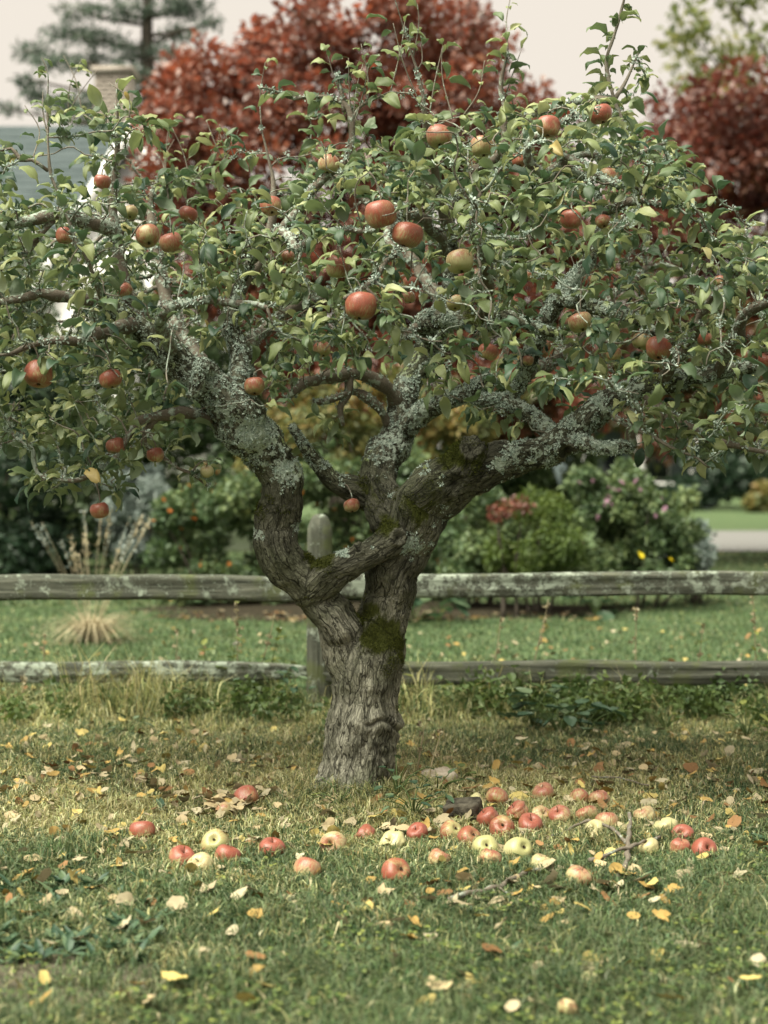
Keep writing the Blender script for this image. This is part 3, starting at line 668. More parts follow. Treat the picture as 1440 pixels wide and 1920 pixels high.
def big_leaf(L, w, r, stemL=0.0, lobes=0, cup=.15):
    """broad leaf lying along +X with its stalk end at the origin"""
    n = 7; t = np.linspace(0, 1, n); prof = np.sin(np.pi * np.clip(t, 0, 1) ** .75) ** .7; prof[0] = .05; prof[-1] = .02
    if lobes: prof *= 1 + .22 * np.cos(t * lobes * 2 * np.pi)
    V = []
    for k in range(n):
        for s_ in (-1, -.5, 0, .5, 1):
            V.append((stemL + t[k] * L, s_ * prof[k] * w / 2, cup * w * abs(s_) ** 1.5 - .25 * L * t[k] ** 2 + r.normal() * .012 * L))
    Q = [(k * 5 + j, k * 5 + j + 1, k * 5 + 5 + j + 1, k * 5 + 5 + j) for k in range(n - 1) for j in range(4)]
    return np.array(V), np.array(Q)
def rotz(V, a): c, s_ = math.cos(a), math.sin(a); return np.stack([V[:, 0] * c - V[:, 1] * s_, V[:, 0] * s_ + V[:, 1] * c, V[:, 2]], 1)
def roty(V, a): c, s_ = math.cos(a), math.sin(a); return np.stack([V[:, 0] * c + V[:, 2] * s_, V[:, 1], -V[:, 0] * s_ + V[:, 2] * c], 1)
def leafy_plant(name, label, loc, n, L, w, mat, r, h=.1, spread=.1, group=None, lobes=0, stalk=True, cat='plant', stemmat=None):
    """low broad-leaved plant: each leaf on its own stalk"""
    loc = np.array([loc[0], loc[1], gz1(loc[0], loc[1])]); t = thing(name, label, cat, loc, group); sa = Acc()
    for i in range(n):
        az_ = r.uniform(0, 6.283); hh = h * r.uniform(.15, 1.1); rad = spread * r.uniform(.15, 1) ** .7; tip = np.array([math.cos(az_) * rad, math.sin(az_) * rad, hh])
        V, Q = big_leaf(L * r.uniform(.6, 1.15), w * r.uniform(.7, 1.1), r, 0, lobes)
        V = rotz(roty(V, -r.uniform(-.5, .7)), az_ + r.normal() * .5) + tip
        a = Acc(); a.add(V, quads=Q, tint=float(r.random())); a.mesh('leaf', mat, t)
        lp, lr = smoothpath([(0, 0, -.01), tip * [.4, .4, .7], tip], [.0028, .0022, .0014], .04); TV, TT, TQ = tube(lp, lr, 4); sa.add(TV, TT, TQ, tint=.4)
    sa.mesh('stalks', stemmat or M['weed'], t)['kind'] = 'stuff'; return t
r = np.random.default_rng(83)
for px, py, lab in ((778, 1172, 'broad leaved bluish plant in the bed nearest the trunk on its right'), (822, 1168, 'broad leaved bluish plant in the bed, farther from the trunk'), (1120, 1160, 'small broad leaved plant under the mauve flower bush')):
    g = G(px, py); leafy_plant('hosta_plant', lab, g, 13, .17, .13, M['blue_leaf'], r, .26, .20, 'broad leaved plants in the bed')

# ------------------------------------------------------------------ split-rail fence
FD = 7.0
def timber(x0, x1, zc0, zc1, h, th, seed, yoff=0.0, taper0=1., taper1=1., lich=.5):
    n = max(30, int(abs(x1 - x0) / .02)); ns = 24; t = np.linspace(0, 1, n); x = x0 + (x1 - x0) * t
    zc = zc0 + (zc1 - zc0) * t + (fbm(np.stack([x * 1.7, 0 * x, 0 * x], 1), 3, seed) - .5) * .022
    tp = 1 - (1 - taper0) * np.exp(-t * 14) - (1 - taper1) * np.exp(-(1 - t) * 14)
    a = (np.arange(ns) + .5) / ns * 2 * math.pi; ca, sa = np.cos(a), np.sin(a); sq = (np.abs(ca) ** 14 + np.abs(sa) ** 14) ** (-1 / 14.)
    Yp = (ca * sq)[None] * th / 2 * tp[:, None]; Zp = (sa * sq)[None] * h / 2 * tp[:, None]
    Pn = np.stack([np.repeat(x, ns) * 2.0, np.tile(ca * 1.2, n), np.tile(sa * 1.2, n)], 1)
    q = (1 + .16 * (fbm(Pn, 3, seed) - .5)) .reshape(n, ns)
    groove = (fbm(np.stack([np.repeat(x, ns) * 1.1, np.tile(ca * 5, n), np.tile(sa * 9, n)], 1), 2, seed + 5).reshape(n, ns) - .5) * .026
    V = np.stack([np.repeat(x, ns), (Yp * q + groove * np.sign(ca)[None]).ravel() + yoff, (Zp * q).ravel() + np.repeat(zc, ns)], 1)
    i = np.arange(n - 1)[:, None] * ns; j = np.arange(ns)[None]; k = (j + 1) % ns
    Q = np.stack([i + j, i + k, i + ns + k, i + ns + j], -1).reshape(-1, 4)
    V = np.vstack([V, V[:ns].mean(0), V[-ns:].mean(0)]); m = n * ns; jj = np.arange(ns); kk = (jj + 1) % ns
    T = np.vstack([np.stack([kk, jj, 0 * jj + m], 1), np.stack([(n - 1) * ns + jj, (n - 1) * ns + kk, 0 * jj + m + 1], 1)])
    return V, T, Q, np.full(len(V), lich)
px0 = (597 - 720) / FPX * FD
fb = np.array([px0, D(FD), 0.])
fence = thing('split_rail_fence', 'weathered grey split rail fence spotted with lichen behind the apple tree', 'fence', fb)
def rail(x0, x1, z0, z1, h, seed, lich, **kw):
    V, T, Q, L = timber(x0, x1, z0, z1, h, .062, seed, **kw); L[:] = lich
    o = mk('rail', V, T, Q, {'lichen': L}, M['wood'], fence); return o
rail(-2.75, -.01, .600, .592, .118, 1, .48, yoff=.012)
rail(.01, 2.75, .606, .620, .110, 2, .545, yoff=-.012)
rail(-2.75, -.02, .196, .203, .094, 3, .56, yoff=.012, taper1=.45)
rail(.02, 2.75, .200, .202, .104, 4, .42, yoff=-.012)
def post(x, seed):
    n = 30; ns = 16; zs = np.concatenate([np.linspace(-.25, .86, n - 6), [.875, .895, .915, .928, .936, .94]]); w = np.ones(n) * .058; w[-6:] = [.056, .050, .043, .035, .026, .012]
    a = np.arange(ns) / ns * 2 * math.pi; ca, sa = np.cos(a), np.sin(a); sq = (np.abs(ca) ** 4 + np.abs(sa) ** 4) ** (-1 / 4.)
    q = 1 + .22 * (fbm(np.stack([np.tile(ca * 2.4, n), np.tile(sa * 2.4, n), np.repeat(zs, ns) * 1.6], 1), 3, seed) - .5).reshape(n, ns)
    V = np.stack([(w[:, None] * (ca * sq)[None] * q).ravel() + x + np.repeat(zs, ns) * .008, (w[:, None] * .8 * (sa * sq)[None] * q).ravel(), np.repeat(zs, ns)], 1)
    i = np.arange(n - 1)[:, None] * ns; j = np.arange(ns)[None]; k = (j + 1) % ns; Q = np.stack([i + j, i + k, i + ns + k, i + ns + j], -1).reshape(-1, 4)
    V = np.vstack([V, V[-ns:].mean(0)]); jj = np.arange(ns); T = np.stack([(n - 1) * ns + jj, (n - 1) * ns + (jj + 1) % ns, 0 * jj + n * ns], 1)
    # grain runs along local X in the wood material: lay the post down in its mesh, stand it up with the object
    V2 = np.stack([V[:, 2], V[:, 1], -V[:, 0] + x], 1); o = mk('post', V2, T, Q, {'lichen': np.full(len(V), .44)}, M['wood'], fence)
    o.location = (x, 0, 0); o.rotation_euler = (0, -math.pi / 2, 0); return o
for k, x in enumerate((0.0, -2.78, 2.78)): post(x, 7 + k)

# ------------------------------------------------------------------ the apple tree: bole and main limbs as one skin
TD = CAM_D
def L_(*p):   # (px, py, r_px, d)
    p = np.array(p, float); return np.array([P(a, b, d) for a, b, r_, d in p]), p[:, 2] * p[:, 3] / FPX
limbs = {
 'bole':  L_((664, 1540, 84, 5.22), (664, 1500, 75, 5.22), (668, 1440, 66, 5.22), (674, 1370, 64, 5.22), (682, 1300, 59, 5.22), (688, 1250, 60, 5.22), (692, 1205, 52, 5.22)),
 'left':  L_((676, 1280, 48, 5.22), (650, 1215, 47, 5.21), (612, 1140, 42, 5.19), (575, 1085, 38, 5.17), (530, 1035, 46, 5.15), (514, 985, 43, 5.14), (524, 930, 35, 5.12), (527, 885, 37, 5.10), (492, 832, 44, 5.07),
           (440, 782, 47, 5.03), (398, 735, 42, 5.0), (345, 685, 31, 4.97), (290, 640, 25, 4.93), (240, 600, 19, 4.9), (190, 560, 15, 4.88)),
 'leftup': L_((430, 765, 36, 5.05), (455, 705, 26, 5.15), (452, 655, 20, 5.2), (432, 612, 17, 5.2), (440, 560, 14, 5.2), (470, 490, 11, 5.2)),
 'leftdown': L_((395, 700, 22, 4.96), (378, 690, 16, 4.9), (372, 720, 13, 4.88), (358, 745, 9, 4.87)),
 'right': L_((700, 1270, 46, 5.24), (716, 1200, 47, 5.25), (728, 1130, 46, 5.25), (742, 1070, 48, 5.24), (760, 1010, 52, 5.22), (790, 955, 54, 5.20), (835, 915, 52, 5.17), (890, 886, 44, 5.14), (960, 864, 35, 5.11), (1040, 834, 30, 5.08), (1090, 792, 28, 5.06),
            (1140, 755, 25, 5.04), (1195, 727, 22, 5.02), (1265, 712, 19, 5.0), (1345, 702, 15, 4.98), (1430, 682, 12, 4.95), (1530, 650, 9, 4.92), (1620, 640, 6, 4.9)),
 'mid':   L_((770, 990, 46, 5.26), (728, 945, 44, 5.3), (708, 905, 39, 5.34), (727, 855, 36, 5.4), (750, 805, 33, 5.45), (757, 750, 28, 5.48), (780, 695, 24, 5.52), (812, 640, 22, 5.56), (834, 570, 18, 5.6), (847, 500, 14, 5.62), (838, 410, 11, 5.6)),
 'graft': L_((580, 1110, 34, 5.17), (612, 1078, 35, 5.13), (655, 1056, 29, 5.11), (700, 1035, 25, 5.12), (742, 1008, 27, 5.14), (775, 990, 22, 5.2)),
 'midleft': L_((730, 930, 30, 5.34), (672, 920, 27, 5.3), (628, 905, 20, 5.27), (598, 872, 14, 5.25), (568, 838, 11, 5.22), (548, 800, 9, 5.2)),
 'stub':  L_((860, 905, 40, 5.15), (872, 868, 42, 5.12), (880, 845, 38, 5.11), (884, 836, 30, 5.11)),
 'midright': L_((752, 812, 24, 5.43), (790, 778, 22, 5.38), (835, 752, 19, 5.34), (880, 733, 17, 5.32), (925, 708, 14, 5.3)),
 'rightlow': L_((1050, 836, 22, 5.07), (1085, 832, 17, 5.02), (1130, 838, 14, 5.0), (1188, 836, 12, 4.98)),
 'rightup': L_((1035, 815, 18, 5.1), (985, 772, 15, 5.2), (945, 752, 14, 5.25), (905, 748, 13, 5.3), (870, 742, 11, 5.33)),
 'crook': L_((812, 640, 16, 5.5), (795, 605, 19, 5.3), (838, 596, 20, 5.15), (895, 606, 18, 5.08), (945, 590, 15, 5.05), (1000, 612, 11, 5.02), (1050, 630, 8, 5.0)),
 'upright': L_((955, 752, 12, 5.24), (985, 700, 15, 5.2), (1008, 630, 17, 5.15), (1045, 565, 19, 5.12), (1085, 515, 15, 5.1), (1112, 470, 12, 5.1), (1130, 400, 9, 5.12), (1100, 340, 7, 5.15), (1060, 310, 6, 5.18)),
 'uprightside': L_((1050, 562, 14, 5.1), (1100, 572, 14, 5.02), (1150, 582, 13, 4.95), (1200, 600, 11, 4.9), (1240, 630, 8, 4.85), (1300, 650, 6, 4.8)),
}
branches = {   # slimmer limbs, each its own part
 'arch': L_((752, 765, 14, 5.46), (728, 728, 12, 5.4), (680, 702, 11, 5.35), (620, 700, 11, 5.3), (572, 718, 9, 5.25), (535, 745, 6, 5.2)),
 'arch2': L_((730, 800, 8, 5.42), (708, 760, 8, 5.38), (672, 735, 7, 5.35), (640, 745, 7, 5.3), (610, 755, 6, 5.28), (585, 752, 4, 5.25)),
 'archdrop': L_((655, 704, 8, 5.33), (652, 740, 7, 5.32), (638, 765, 6, 5.3), (642, 800, 4, 5.3)),
 'leftarm': L_((395, 782, 12, 5.02), (350, 776, 10, 4.95), (300, 784, 9, 4.9), (258, 795, 8, 4.87), (235, 825, 6, 4.85), (205, 870, 5, 4.82), (150, 905, 4, 4.8), (95, 900, 3, 4.78)),
 'leftarm2': L_((290, 786, 6, 4.9), (270, 820, 5, 4.92), (290, 850, 4, 4.95), (330, 880, 3, 4.97), (385, 912, 3, 5.0)),
 'lefttop': L_((270, 625, 16, 4.92), (235, 540, 13, 4.95), (222, 460, 11, 4.97), (213, 400, 9, 4.97), (215, 330, 6, 4.97), (221, 270, 4, 4.97), (219, 200, 3, 4.97)),
 'leftlichen': L_((225, 440, 10, 4.96), (185, 420, 12, 4.9), (130, 408, 10, 4.85), (80, 412, 9, 4.82), (20, 425, 7, 4.8), (-60, 430, 5, 4.78)),
 'leftdiag': L_((100, 412, 5, 4.84), (70, 445, 5, 4.82), (35, 478, 4, 4.8), (0, 495, 3, 4.8)),
 'leftshoot': L_((190, 560, 5, 4.7), (165, 490, 4, 4.62), (140, 440, 4, 4.6), (115, 370, 3.5, 4.6), (95, 330, 3, 4.6), (90, 270, 2.5, 4.6), (86, 205, 2, 4.6)),
 'lefttwig': L_((90, 320, 4, 4.6), (60, 300, 4, 4.6), (35, 300, 5, 4.6), (18, 280, 3, 4.6), (-10, 282, 3, 4.6)),
 'leftfar': L_((200, 566, 12, 4.88), (140, 560, 10, 4.8), (80, 545, 9, 4.75), (20, 560, 7, 4.7), (-60, 590, 5, 4.68)),
 'leftlow': L_((250, 610, 12, 4.9), (190, 620, 10, 4.7), (140, 640, 8, 4.6), (80, 640, 6, 4.55), (20, 660, 4, 4.5)),
 'leftfront': L_((330, 672, 11, 4.95), (300, 605, 9, 4.75), (335, 570, 8, 4.65), (400, 572, 7, 4.6), (470, 568, 6, 4.55), (500, 576, 4, 4.5)),
 'leftback': L_((400, 720, 14, 5.1), (330, 600, 11, 5.5), (300, 500, 9, 5.7), (280, 400, 7, 5.8), (300, 330, 4, 5.8)),
 'midfront': L_((470, 490, 10, 5.2), (520, 440, 9, 5.0), (560, 460, 8, 4.8), (600, 450, 7, 4.7), (650, 430, 5, 4.6), (700, 430, 4, 4.5)),
 'mida': L_((450, 545, 11, 5.2), (500, 460, 9, 5.3), (515, 400, 8, 5.3), (512, 340, 4, 5.3), (505, 300, 2.6, 5.3), (495, 240, 1.2, 5.3)),
 'midb': L_((520, 440, 8, 5.0), (600, 350, 7, 4.95), (650, 300, 6, 4.9), (655, 225, 5, 4.9), (630, 190, 4, 4.9), (580, 185, 3, 4.9), (490, 165, 2, 4.9)),
 'midc': L_((655, 232, 4, 4.9), (680, 195, 3, 4.9), (735, 175, 2, 4.9)),
 'midd': L_((645, 210, 4, 4.9), (640, 170, 3, 4.9), (632, 140, 2, 4.9)),
 'upmid': L_((842, 440, 10, 5.6), (815, 330, 9, 5.4), (800, 240, 7, 5.25), (790, 170, 3.2, 5.2), (772, 100, 2, 5.2), (757, 55, 1, 5.2)),
 'upmid2': L_((846, 490, 9, 5.6), (800, 420, 8, 5.2), (760, 400, 7, 4.9), (720, 440, 6, 4.7), (735, 480, 5, 4.6), (690, 530, 4, 4.45), (640, 560, 3, 4.4)),
 'upr1': L_((838, 410, 9, 5.6), (880, 330, 8, 5.5), (940, 280, 7, 5.4), (945, 200, 4, 5.4), (945, 130, 3, 5.4), (948, 80, 2, 5.4)),
 'upr2': L_((1060, 310, 8, 5.18), (1020, 330, 8, 5.1), (985, 275, 7, 5.0), (1030, 240, 6, 4.95), (1085, 215, 5, 4.9)),
 'upr3': L_((1090, 335, 7, 5.16), (1050, 298, 7, 5.0), (1105, 318, 6, 4.9), (1150, 340, 6, 4.85), (1210, 350, 5, 4.8), (1280, 338, 3, 4.8)),
 'upr4': L_((1030, 320, 7, 5.05), (1090, 290, 6, 5.0), (1140, 296, 6, 5.0), (1200, 285, 5, 5.0), (1250, 268, 3, 5.0)),
 'shoot': L_((1150, 295, 5, 5.0), (1175, 260, 4.5, 5.0), (1150, 185, 4, 5.0), (1135, 120, 4, 5.0), (1150, 70, 3, 5.0), (1165, 15, 2.5, 5.0), (1178, -40, 2, 5.0)),
 'shoot2': L_((1150, 190, 4, 5.0), (1175, 150, 3, 5.0), (1200, 95, 2, 5.0)),
 'topbar': L_((1150, 188, 6, 5.0), (1100, 188, 6, 5.05), (1040, 205, 6, 5.1), (985, 212, 5, 5.1)),
 'rightfar': L_((1130, 400, 8, 5.12), (1180, 380, 7, 5.0), (1230, 385, 5, 4.95), (1290, 385, 3, 4.9)),
 'rightfront': L_((1240, 716, 12, 5.0), (1290, 640, 9, 4.8), (1330, 560, 7, 4.7), (1380, 510, 5, 4.65), (1400, 430, 3, 4.65)),
 'rightfront2': L_((1345, 702, 11, 4.98), (1380, 620, 9, 4.8), (1440, 560, 7, 4.7), (1520, 520, 5, 4.65)),
 'rightdrop': L_((1200, 727, 12, 5.02), (1250, 780, 10, 4.95), (1290, 800, 8, 4.92), (1360, 830, 6, 4.9), (1440, 850, 4, 4.88)),
 'righttwig': L_((1150, 780, 6, 5.0), (1180, 800, 4, 4.9), (1240, 830, 3, 4.85), (1300, 850, 2.5, 4.82), (1330, 870, 2, 4.8)),
 'rightlichen': L_((1186, 834, 8, 4.98), (1182, 800, 8, 4.97), (1190, 765, 6, 4.96)),
 'crookdrop': L_((800, 605, 10, 5.3), (770, 622, 8, 5.25), (745, 645, 6, 5.2), (715, 660, 4, 5.2)),
 'crookup': L_((900, 600, 10, 5.08), (920, 540, 8, 4.9), (900, 470, 7, 4.7), (880, 420, 5, 4.6), (900, 360, 4, 4.6)),
 'backmid': L_((812, 640, 12, 5.56), (880, 560, 10, 5.8), (960, 470, 8, 5.9), (1020, 400, 6, 5.95), (1050, 330, 4, 5.95)),
 'backmid2': L_((834, 570, 12, 5.6), (760, 470, 9, 5.85), (690, 380, 7, 5.95), (620, 330, 5, 6.0)),
 'backleft': L_((452, 655, 12, 5.2), (520, 600, 9, 5.6), (600, 560, 7, 5.8), (660, 600, 5, 5.9)),
 'backright': L_((985, 700, 12, 5.2), (1060, 660, 9, 5.5), (1150, 560, 7, 5.7), (1220, 500, 5, 5.8)),
}
acc = Acc(); S_p, S_r, S_f, S_s, S_i = [], [], [], [], []
for k, (nm, (pp, rr)) in enumerate(limbs.items()):
    p_, r_ = smoothpath(pp, rr, .012)
    wob = (np.stack([vnoise(np.stack([np.arange(len(p_)) * .16, 0 * r_ + k, 0 * r_ + q], 1), 3) for q in range(3)], 1) - .5)
    if nm not in ('bole', 'graft', 'stub'): p_ = p_ + wob * (r_ * .38)[:, None] * sstep(0, 8, np.arange(len(p_)))[:, None]
    limbs[nm] = (p_, r_)
    V, T, Q = tube(p_, r_, 22, .16, k); acc.add(V, T, Q)
    S_p.append(p_); S_r.append(r_); S_f.append(np.stack(frames(p_), 1)); S_s.append(np.cumsum(np.r_[0, np.linalg.norm(np.diff(p_, axis=0), axis=1)]) + 3.3 * k); S_i.append(np.full(len(p_), k))
# root flare
for a_, ln in ((-2.6, .16), (-1.9, .11), (-.9, .15), (.3, .14), (1.5, .12), (2.7, .15)):
    b0_ = P(664, 1470, TD); e = np.array([math.cos(a_), math.sin(a_), 0]); pts = [b0_ + [0, 0, .06], b0_ + e * .08 + [0, 0, -.03], b0_ + e * (.10 + ln * .5) + [0, 0, -.09], b0_ + e * (.12 + ln * 1.3) + [0, 0, -.16]]
    V, T, Q = tube(*smoothpath(pts, [.075, .07, .055, .03], .02), 14, .1, 5); acc.add(V, T, Q)
tmp = acc.mesh('tmp', None); md = tmp.modifiers.new('r', 'REMESH'); md.mode = 'VOXEL'; md.voxel_size = .0057
dg = bpy.context.evaluated_depsgraph_get(); ev = tmp.evaluated_get(dg); me = ev.to_mesh()
nv = len(me.vertices); TV = np.empty(nv * 3, np.float32); me.vertices.foreach_get('co', TV); TV = TV.reshape(-1, 3).astype(float)
nl = len(me.loops); li = np.empty(nl, np.int32); me.loops.foreach_get('vertex_index', li); TQ = li.reshape(-1, 4) if nl == 4 * len(me.polygons) else None
ev.to_mesh_clear(); bpy.data.objects.remove(tmp)
def vnormals(V, Q):
    n = np.cross(V[Q[:, 2]] - V[Q[:, 0]], V[Q[:, 3]] - V[Q[:, 1]]); N = np.zeros_like(V)
    for k in range(4): np.add.at(N, Q[:, k], n)
    return N / (np.linalg.norm(N, axis=1)[:, None] + 1e-12)
def lap(V, Q, it=2, lam=.5):
    for _ in range(it):
        A = np.zeros_like(V); c = np.zeros(len(V))
        for k in range(4):
            a_, b_ = Q[:, k], Q[:, (k + 1) % 4]; np.add.at(A, a_, V[b_]); np.add.at(c, a_, 1); np.add.at(A, b_, V[a_]); np.add.at(c, b_, 1)
        V = V * (1 - lam) + lam * A / np.maximum(c, 1)[:, None]
    return V
TV = lap(TV, TQ, 3)
SP, SR, SF, SS = np.concatenate(S_p), np.concatenate(S_r), np.concatenate(S_f), np.concatenate(S_s)
near = np.empty(nv, int)
for c0 in range(0, nv, 6000):
    q = TV[c0:c0 + 6000].astype(np.float32); d2 = (q ** 2).sum(1)[:, None] + (SP ** 2).sum(1)[None] - 2 * q @ SP.T.astype(np.float32)
    near[c0:c0 + 6000] = np.argmin(np.sqrt(np.maximum(d2, 0)) / SR[None], 1)
off = TV - SP[near]; fr = SF[near]; rl = SR[near]
bk = np.stack([(off * fr[:, 1]).sum(1), (off * fr[:, 2]).sum(1), SS[near] + (off * fr[:, 0]).sum(1)], 1)
TN = vnormals(TV, TQ); tpx, tpy, tdd = proj(TV)
def pm(lst):   # soft discs in the frame: (px, py, r, weight)
    o = np.zeros(nv)
    for a_, b_, r_, w_ in lst: o = np.maximum(o, w_ * np.exp(-(((tpx - a_) ** 2 + (tpy - b_) ** 2) / r_ ** 2) ** 1.2))
    return o
dist = (fbm(bk * 22, 3, 3)[:, None] - .5) * .9
cs = np.clip(rl / .08, .45, 1.15)[:, None]
e1 = vor_edge(bk / (np.array([.024, .024, .10]) * cs) + dist * [1, 1, .6])
crack = (1 - sstep(.0, .17, e1)) * .62 * sstep(.012, .04, rl) * sstep(.35, .6, fbm(bk * [25, 25, 8], 2, 91))
moss = pm([(715, 1195, 52, 1.0), (735, 1240, 30, .8), (690, 1150, 34, .75), (868, 850, 60, .95), (820, 930, 50, .7), (600, 1046, 34, .8), (505, 950, 46, .6), (690, 925, 50, .55), (725, 985, 34, .8), (780, 950, 50, .65), (900, 600, 50, .7), (650, 1085, 25, .6), (735, 1320, 16, .5)])
moss = np.clip(moss * (.55 + .45 * np.clip(TN[:, 2] + .6, 0, 1)) + .18 * np.clip(TN[:, 2], 0, 1) * sstep(1.05, .8, 1 + 0 * rl), 0, 1)
thin = sstep(.07, .03, rl)
lich = pm([(480, 815, 60, .72), (540, 880, 44, .7), (425, 770, 45, .55), (395, 720, 45, .5), (770, 1020, 36, .62), (935, 870, 26, .8), (830, 900, 26, .8), (825, 960, 40, .5), (735, 830, 60, .55), (790, 770, 45, .6), (960, 852, 50, .55), (720, 920, 40, .5), (560, 985, 22, .6), (640, 1035, 18, .8), (690, 1165, 14, .7), (850, 600, 40, .75), (920, 600, 50, .7), (480, 1000, 20, .6), (1120, 750, 40, .55), (1180, 725, 60, .55), (1080, 525, 50, .7), (1150, 585, 60, .65), (1130, 835, 60, .6)])
lich = np.maximum(np.maximum(lich * 1.1, .50 * sstep(960, 860, tpy)), .70 * thin * (.5 + .5 * TN[:, 2])) * (1 - .75 * np.clip(moss * 1.3, 0, 1)); lich *= sstep(1360, 1180, tpy)
lump = (fbm(TV * 8, 2, 8) - .5) * .46 * rl + (fbm(TV * 21, 2, 18) - .5) * .22 * rl + (fbm(bk * [40, 40, 20], 2, 4) - .5) * .007 * np.clip(rl / .06, .2, 1)
disp = lump - crack * .009 * np.clip(rl / .07, .2, 1) + (vnoise(bk * 130, 6) - .5) * .002
for kx, ky, kr in ((746, 1008, 13), (673, 1030, 9), (852, 908, 23), (1062, 846, 15), (545, 853, 9), (884, 838, 20)):   # healed branch scars
    q = np.hypot(tpx - kx, (tpy - ky)) / kr * (1 + .25 * (vnoise(TV * 60, 2) - .5)); fr_ = (TN[:, 1] < .2)
    disp += fr_ * (.010 * np.exp(-((q - 1) / .28) ** 2) - .016 * np.exp(-(q / .55) ** 2)); crack = np.maximum(crack, fr_ * np.exp(-(q / .5) ** 2)); moss *= 1 - .8 * np.exp(-(q / 1.2) ** 4) * fr_; lich *= 1 - .7 * np.exp(-(q / 1.1) ** 4) * fr_
q = np.abs(tpy - (1352 + (tpx - 690) * .28 - 9 * np.sin((tpx - 640) * .1))); crs_ = np.exp(-(q / 5) ** 2) * sstep(655, 690, tpx)           # the crease across the bole
disp += .012 * np.exp(-((tpy - 1346 - (tpx - 690) * .2) / 16) ** 2) * sstep(650, 740, tpx) - .012 * crs_; crack = np.maximum(crack, .85 * crs_)
TV2 = TV + TN * disp[:, None]
bark_tone = np.clip(sstep(1010, 1260, tpy) * .85 + .18 + .25 * (fbm(TV * 6, 2, 2) - .5) + .4 * pm([(800, 1040, 40, 1)]) + .35 * np.exp(-((tpx - 745) / 20) ** 2) * sstep(1100, 1200, tpy), 0, 1)  # right-edge strip: pale bark plates, with the sunlit edge put into the colour

tb = np.array([*P(664, 1490, TD)[:2], 0.0])
tree = thing('apple_tree', 'old gnarled apple tree with forked lichen covered trunk and spreading crown', 'tree', tb)
mk('trunk', TV2 - tb, quads=TQ, attrs={'bark': bk, 'crack': crack, 'moss': moss, 'lichen': lich, 'bark_tone': bark_tone}, mat=M['bark'], parent=tree)

# slim limbs: one part each, and the nodes from which the twigs grow
node_p, node_r, node_b = [], [], []
bv_p, bv_n, bv_r = [], [], []
for k, (nm, (pp, rr)) in enumerate(branches.items()):
    p_, r_ = smoothpath(pp, rr, .02)
    w = (np.stack([fbm(np.stack([np.arange(len(p_)) * .22, 0 * r_ + k * 3.3, 0 * r_ + q], 1), 2, 13) for q in range(3)], 1) - .5) * .036
    w *= sstep(0, 10, np.arange(len(p_)))[:, None] * (1 if nm not in ('shoot', 'shoot2', 'lefttop', 'leftshoot', 'upmid') else .35)
    p_ = p_ + w; branches[nm] = (p_, r_)
    if nm not in ('shoot', 'shoot2', 'leftshoot', 'midc', 'righttwig', 'upmid', 'mida', 'lefttwig', 'midd'): r_ = r_ * 1.15; branches[nm] = (p_, r_)
    kn = 1 + .45 * (vnoise(np.stack([np.arange(len(p_)) * .5, 0 * r_ + k, 0 * r_], 1), 3) - .5)
    V, T, Q = tube(p_, r_ * kn, 9, .22, k)
    yg_ = 1.0 if nm in ('shoot', 'shoot2', 'leftshoot', 'midc', 'righttwig') else (.5 if nm in ('upmid', 'mida') else 0.)
    ly = .10 if nm in ('leftlichen', 'rightlichen', 'upr2', 'upr3', 'upr4', 'topbar', 'leftfront', 'midfront') else (-.05 if yg_ else .03)
    mk('branch', V - tb, T, Q, {'young': np.full(len(V), yg_ * .8), 'lichen': np.full(len(V), ly)}, M['twig'], tree)
    st = 2
    node_p.append(p_[4::st]); node_r.append(r_[4::st]); node_b.append(np.full(len(p_[4::st]), k))
    n_ = V[:len(p_) * 9] - np.repeat(p_, 9, 0); bv_p.append(V[:len(p_) * 9]); bv_n.append(n_ / np.linalg.norm(n_, axis=1)[:, None]); bv_r.append(np.full(len(n_), ly))
for nm in ('left', 'leftup', 'right', 'mid', 'midright', 'rightlow', 'crook', 'upright', 'uprightside', 'midleft'):
    p_, r_ = limbs[nm]; m_ = r_ < .05; node_p.append(p_[m_][::4]); node_r.append(r_[m_][::4]); node_b.append(np.full(len(p_[m_][::4]), 99))
NP, NR = np.concatenate(node_p), np.concatenate(node_r)
bare = {list(branches).index(q) for q in ('midc', 'archdrop')}

# ---- crown: attraction points inside the outline of the crown, then growth towards them
crown = np.array([(-230, 440), (-120, 350), (-20, 300), (30, 260), (80, 225), (150, 205), (230, 190), (290, 240), (340, 305), (400, 345), (470, 345), (520, 320), (560, 240), (600, 200), (640, 230), (700, 245), (760, 245), (800, 205), (860, 190), (910, 210), (950, 190), (985, 205),
         (1040, 215), (1090, 190), (1130, 170), (1190, 180), (1215, 240), (1275, 300), (1310, 340), (1285, 400), (1250, 470), (1320, 490), (1400, 430), (1480, 430), (1650, 520), (1700, 680), (1560, 820), (1440, 850), (1340, 880), (1250, 850), (1180, 800), (1060, 740), (1000, 800),
         (930, 830), (850, 780), (700, 690), (640, 800), (590, 850), (530, 790), (470, 700), (420, 640), (330, 720), (400, 900), (330, 905), (260, 830), (240, 960), (170, 940), (60, 935), (40, 850), (-60, 840), (-200, 760), (-260, 560)], float)
lows = [(640, 790, 120, 90, .30), (930, 790, 80, 60, .45), (350, 860, 90, 60, .35), (430, 690, 80, 70, .3), (880, 690, 110, 50, .55), (600, 250, 90, 90, .25), (1250, 450, 60, 70, .5), (110, 270, 200, 130, .12), (1180, 150, 60, 70, .3), (410, 360, 60, 30, .5), (150, 900, 130, 60, .5), (520, 300, 40, 60, .4), (420, 350, 120, 60, .4), (690, 670, 60, 40, .5), (960, 180, 80, 60, .4)]
at = []; r = np.random.default_rng(101)
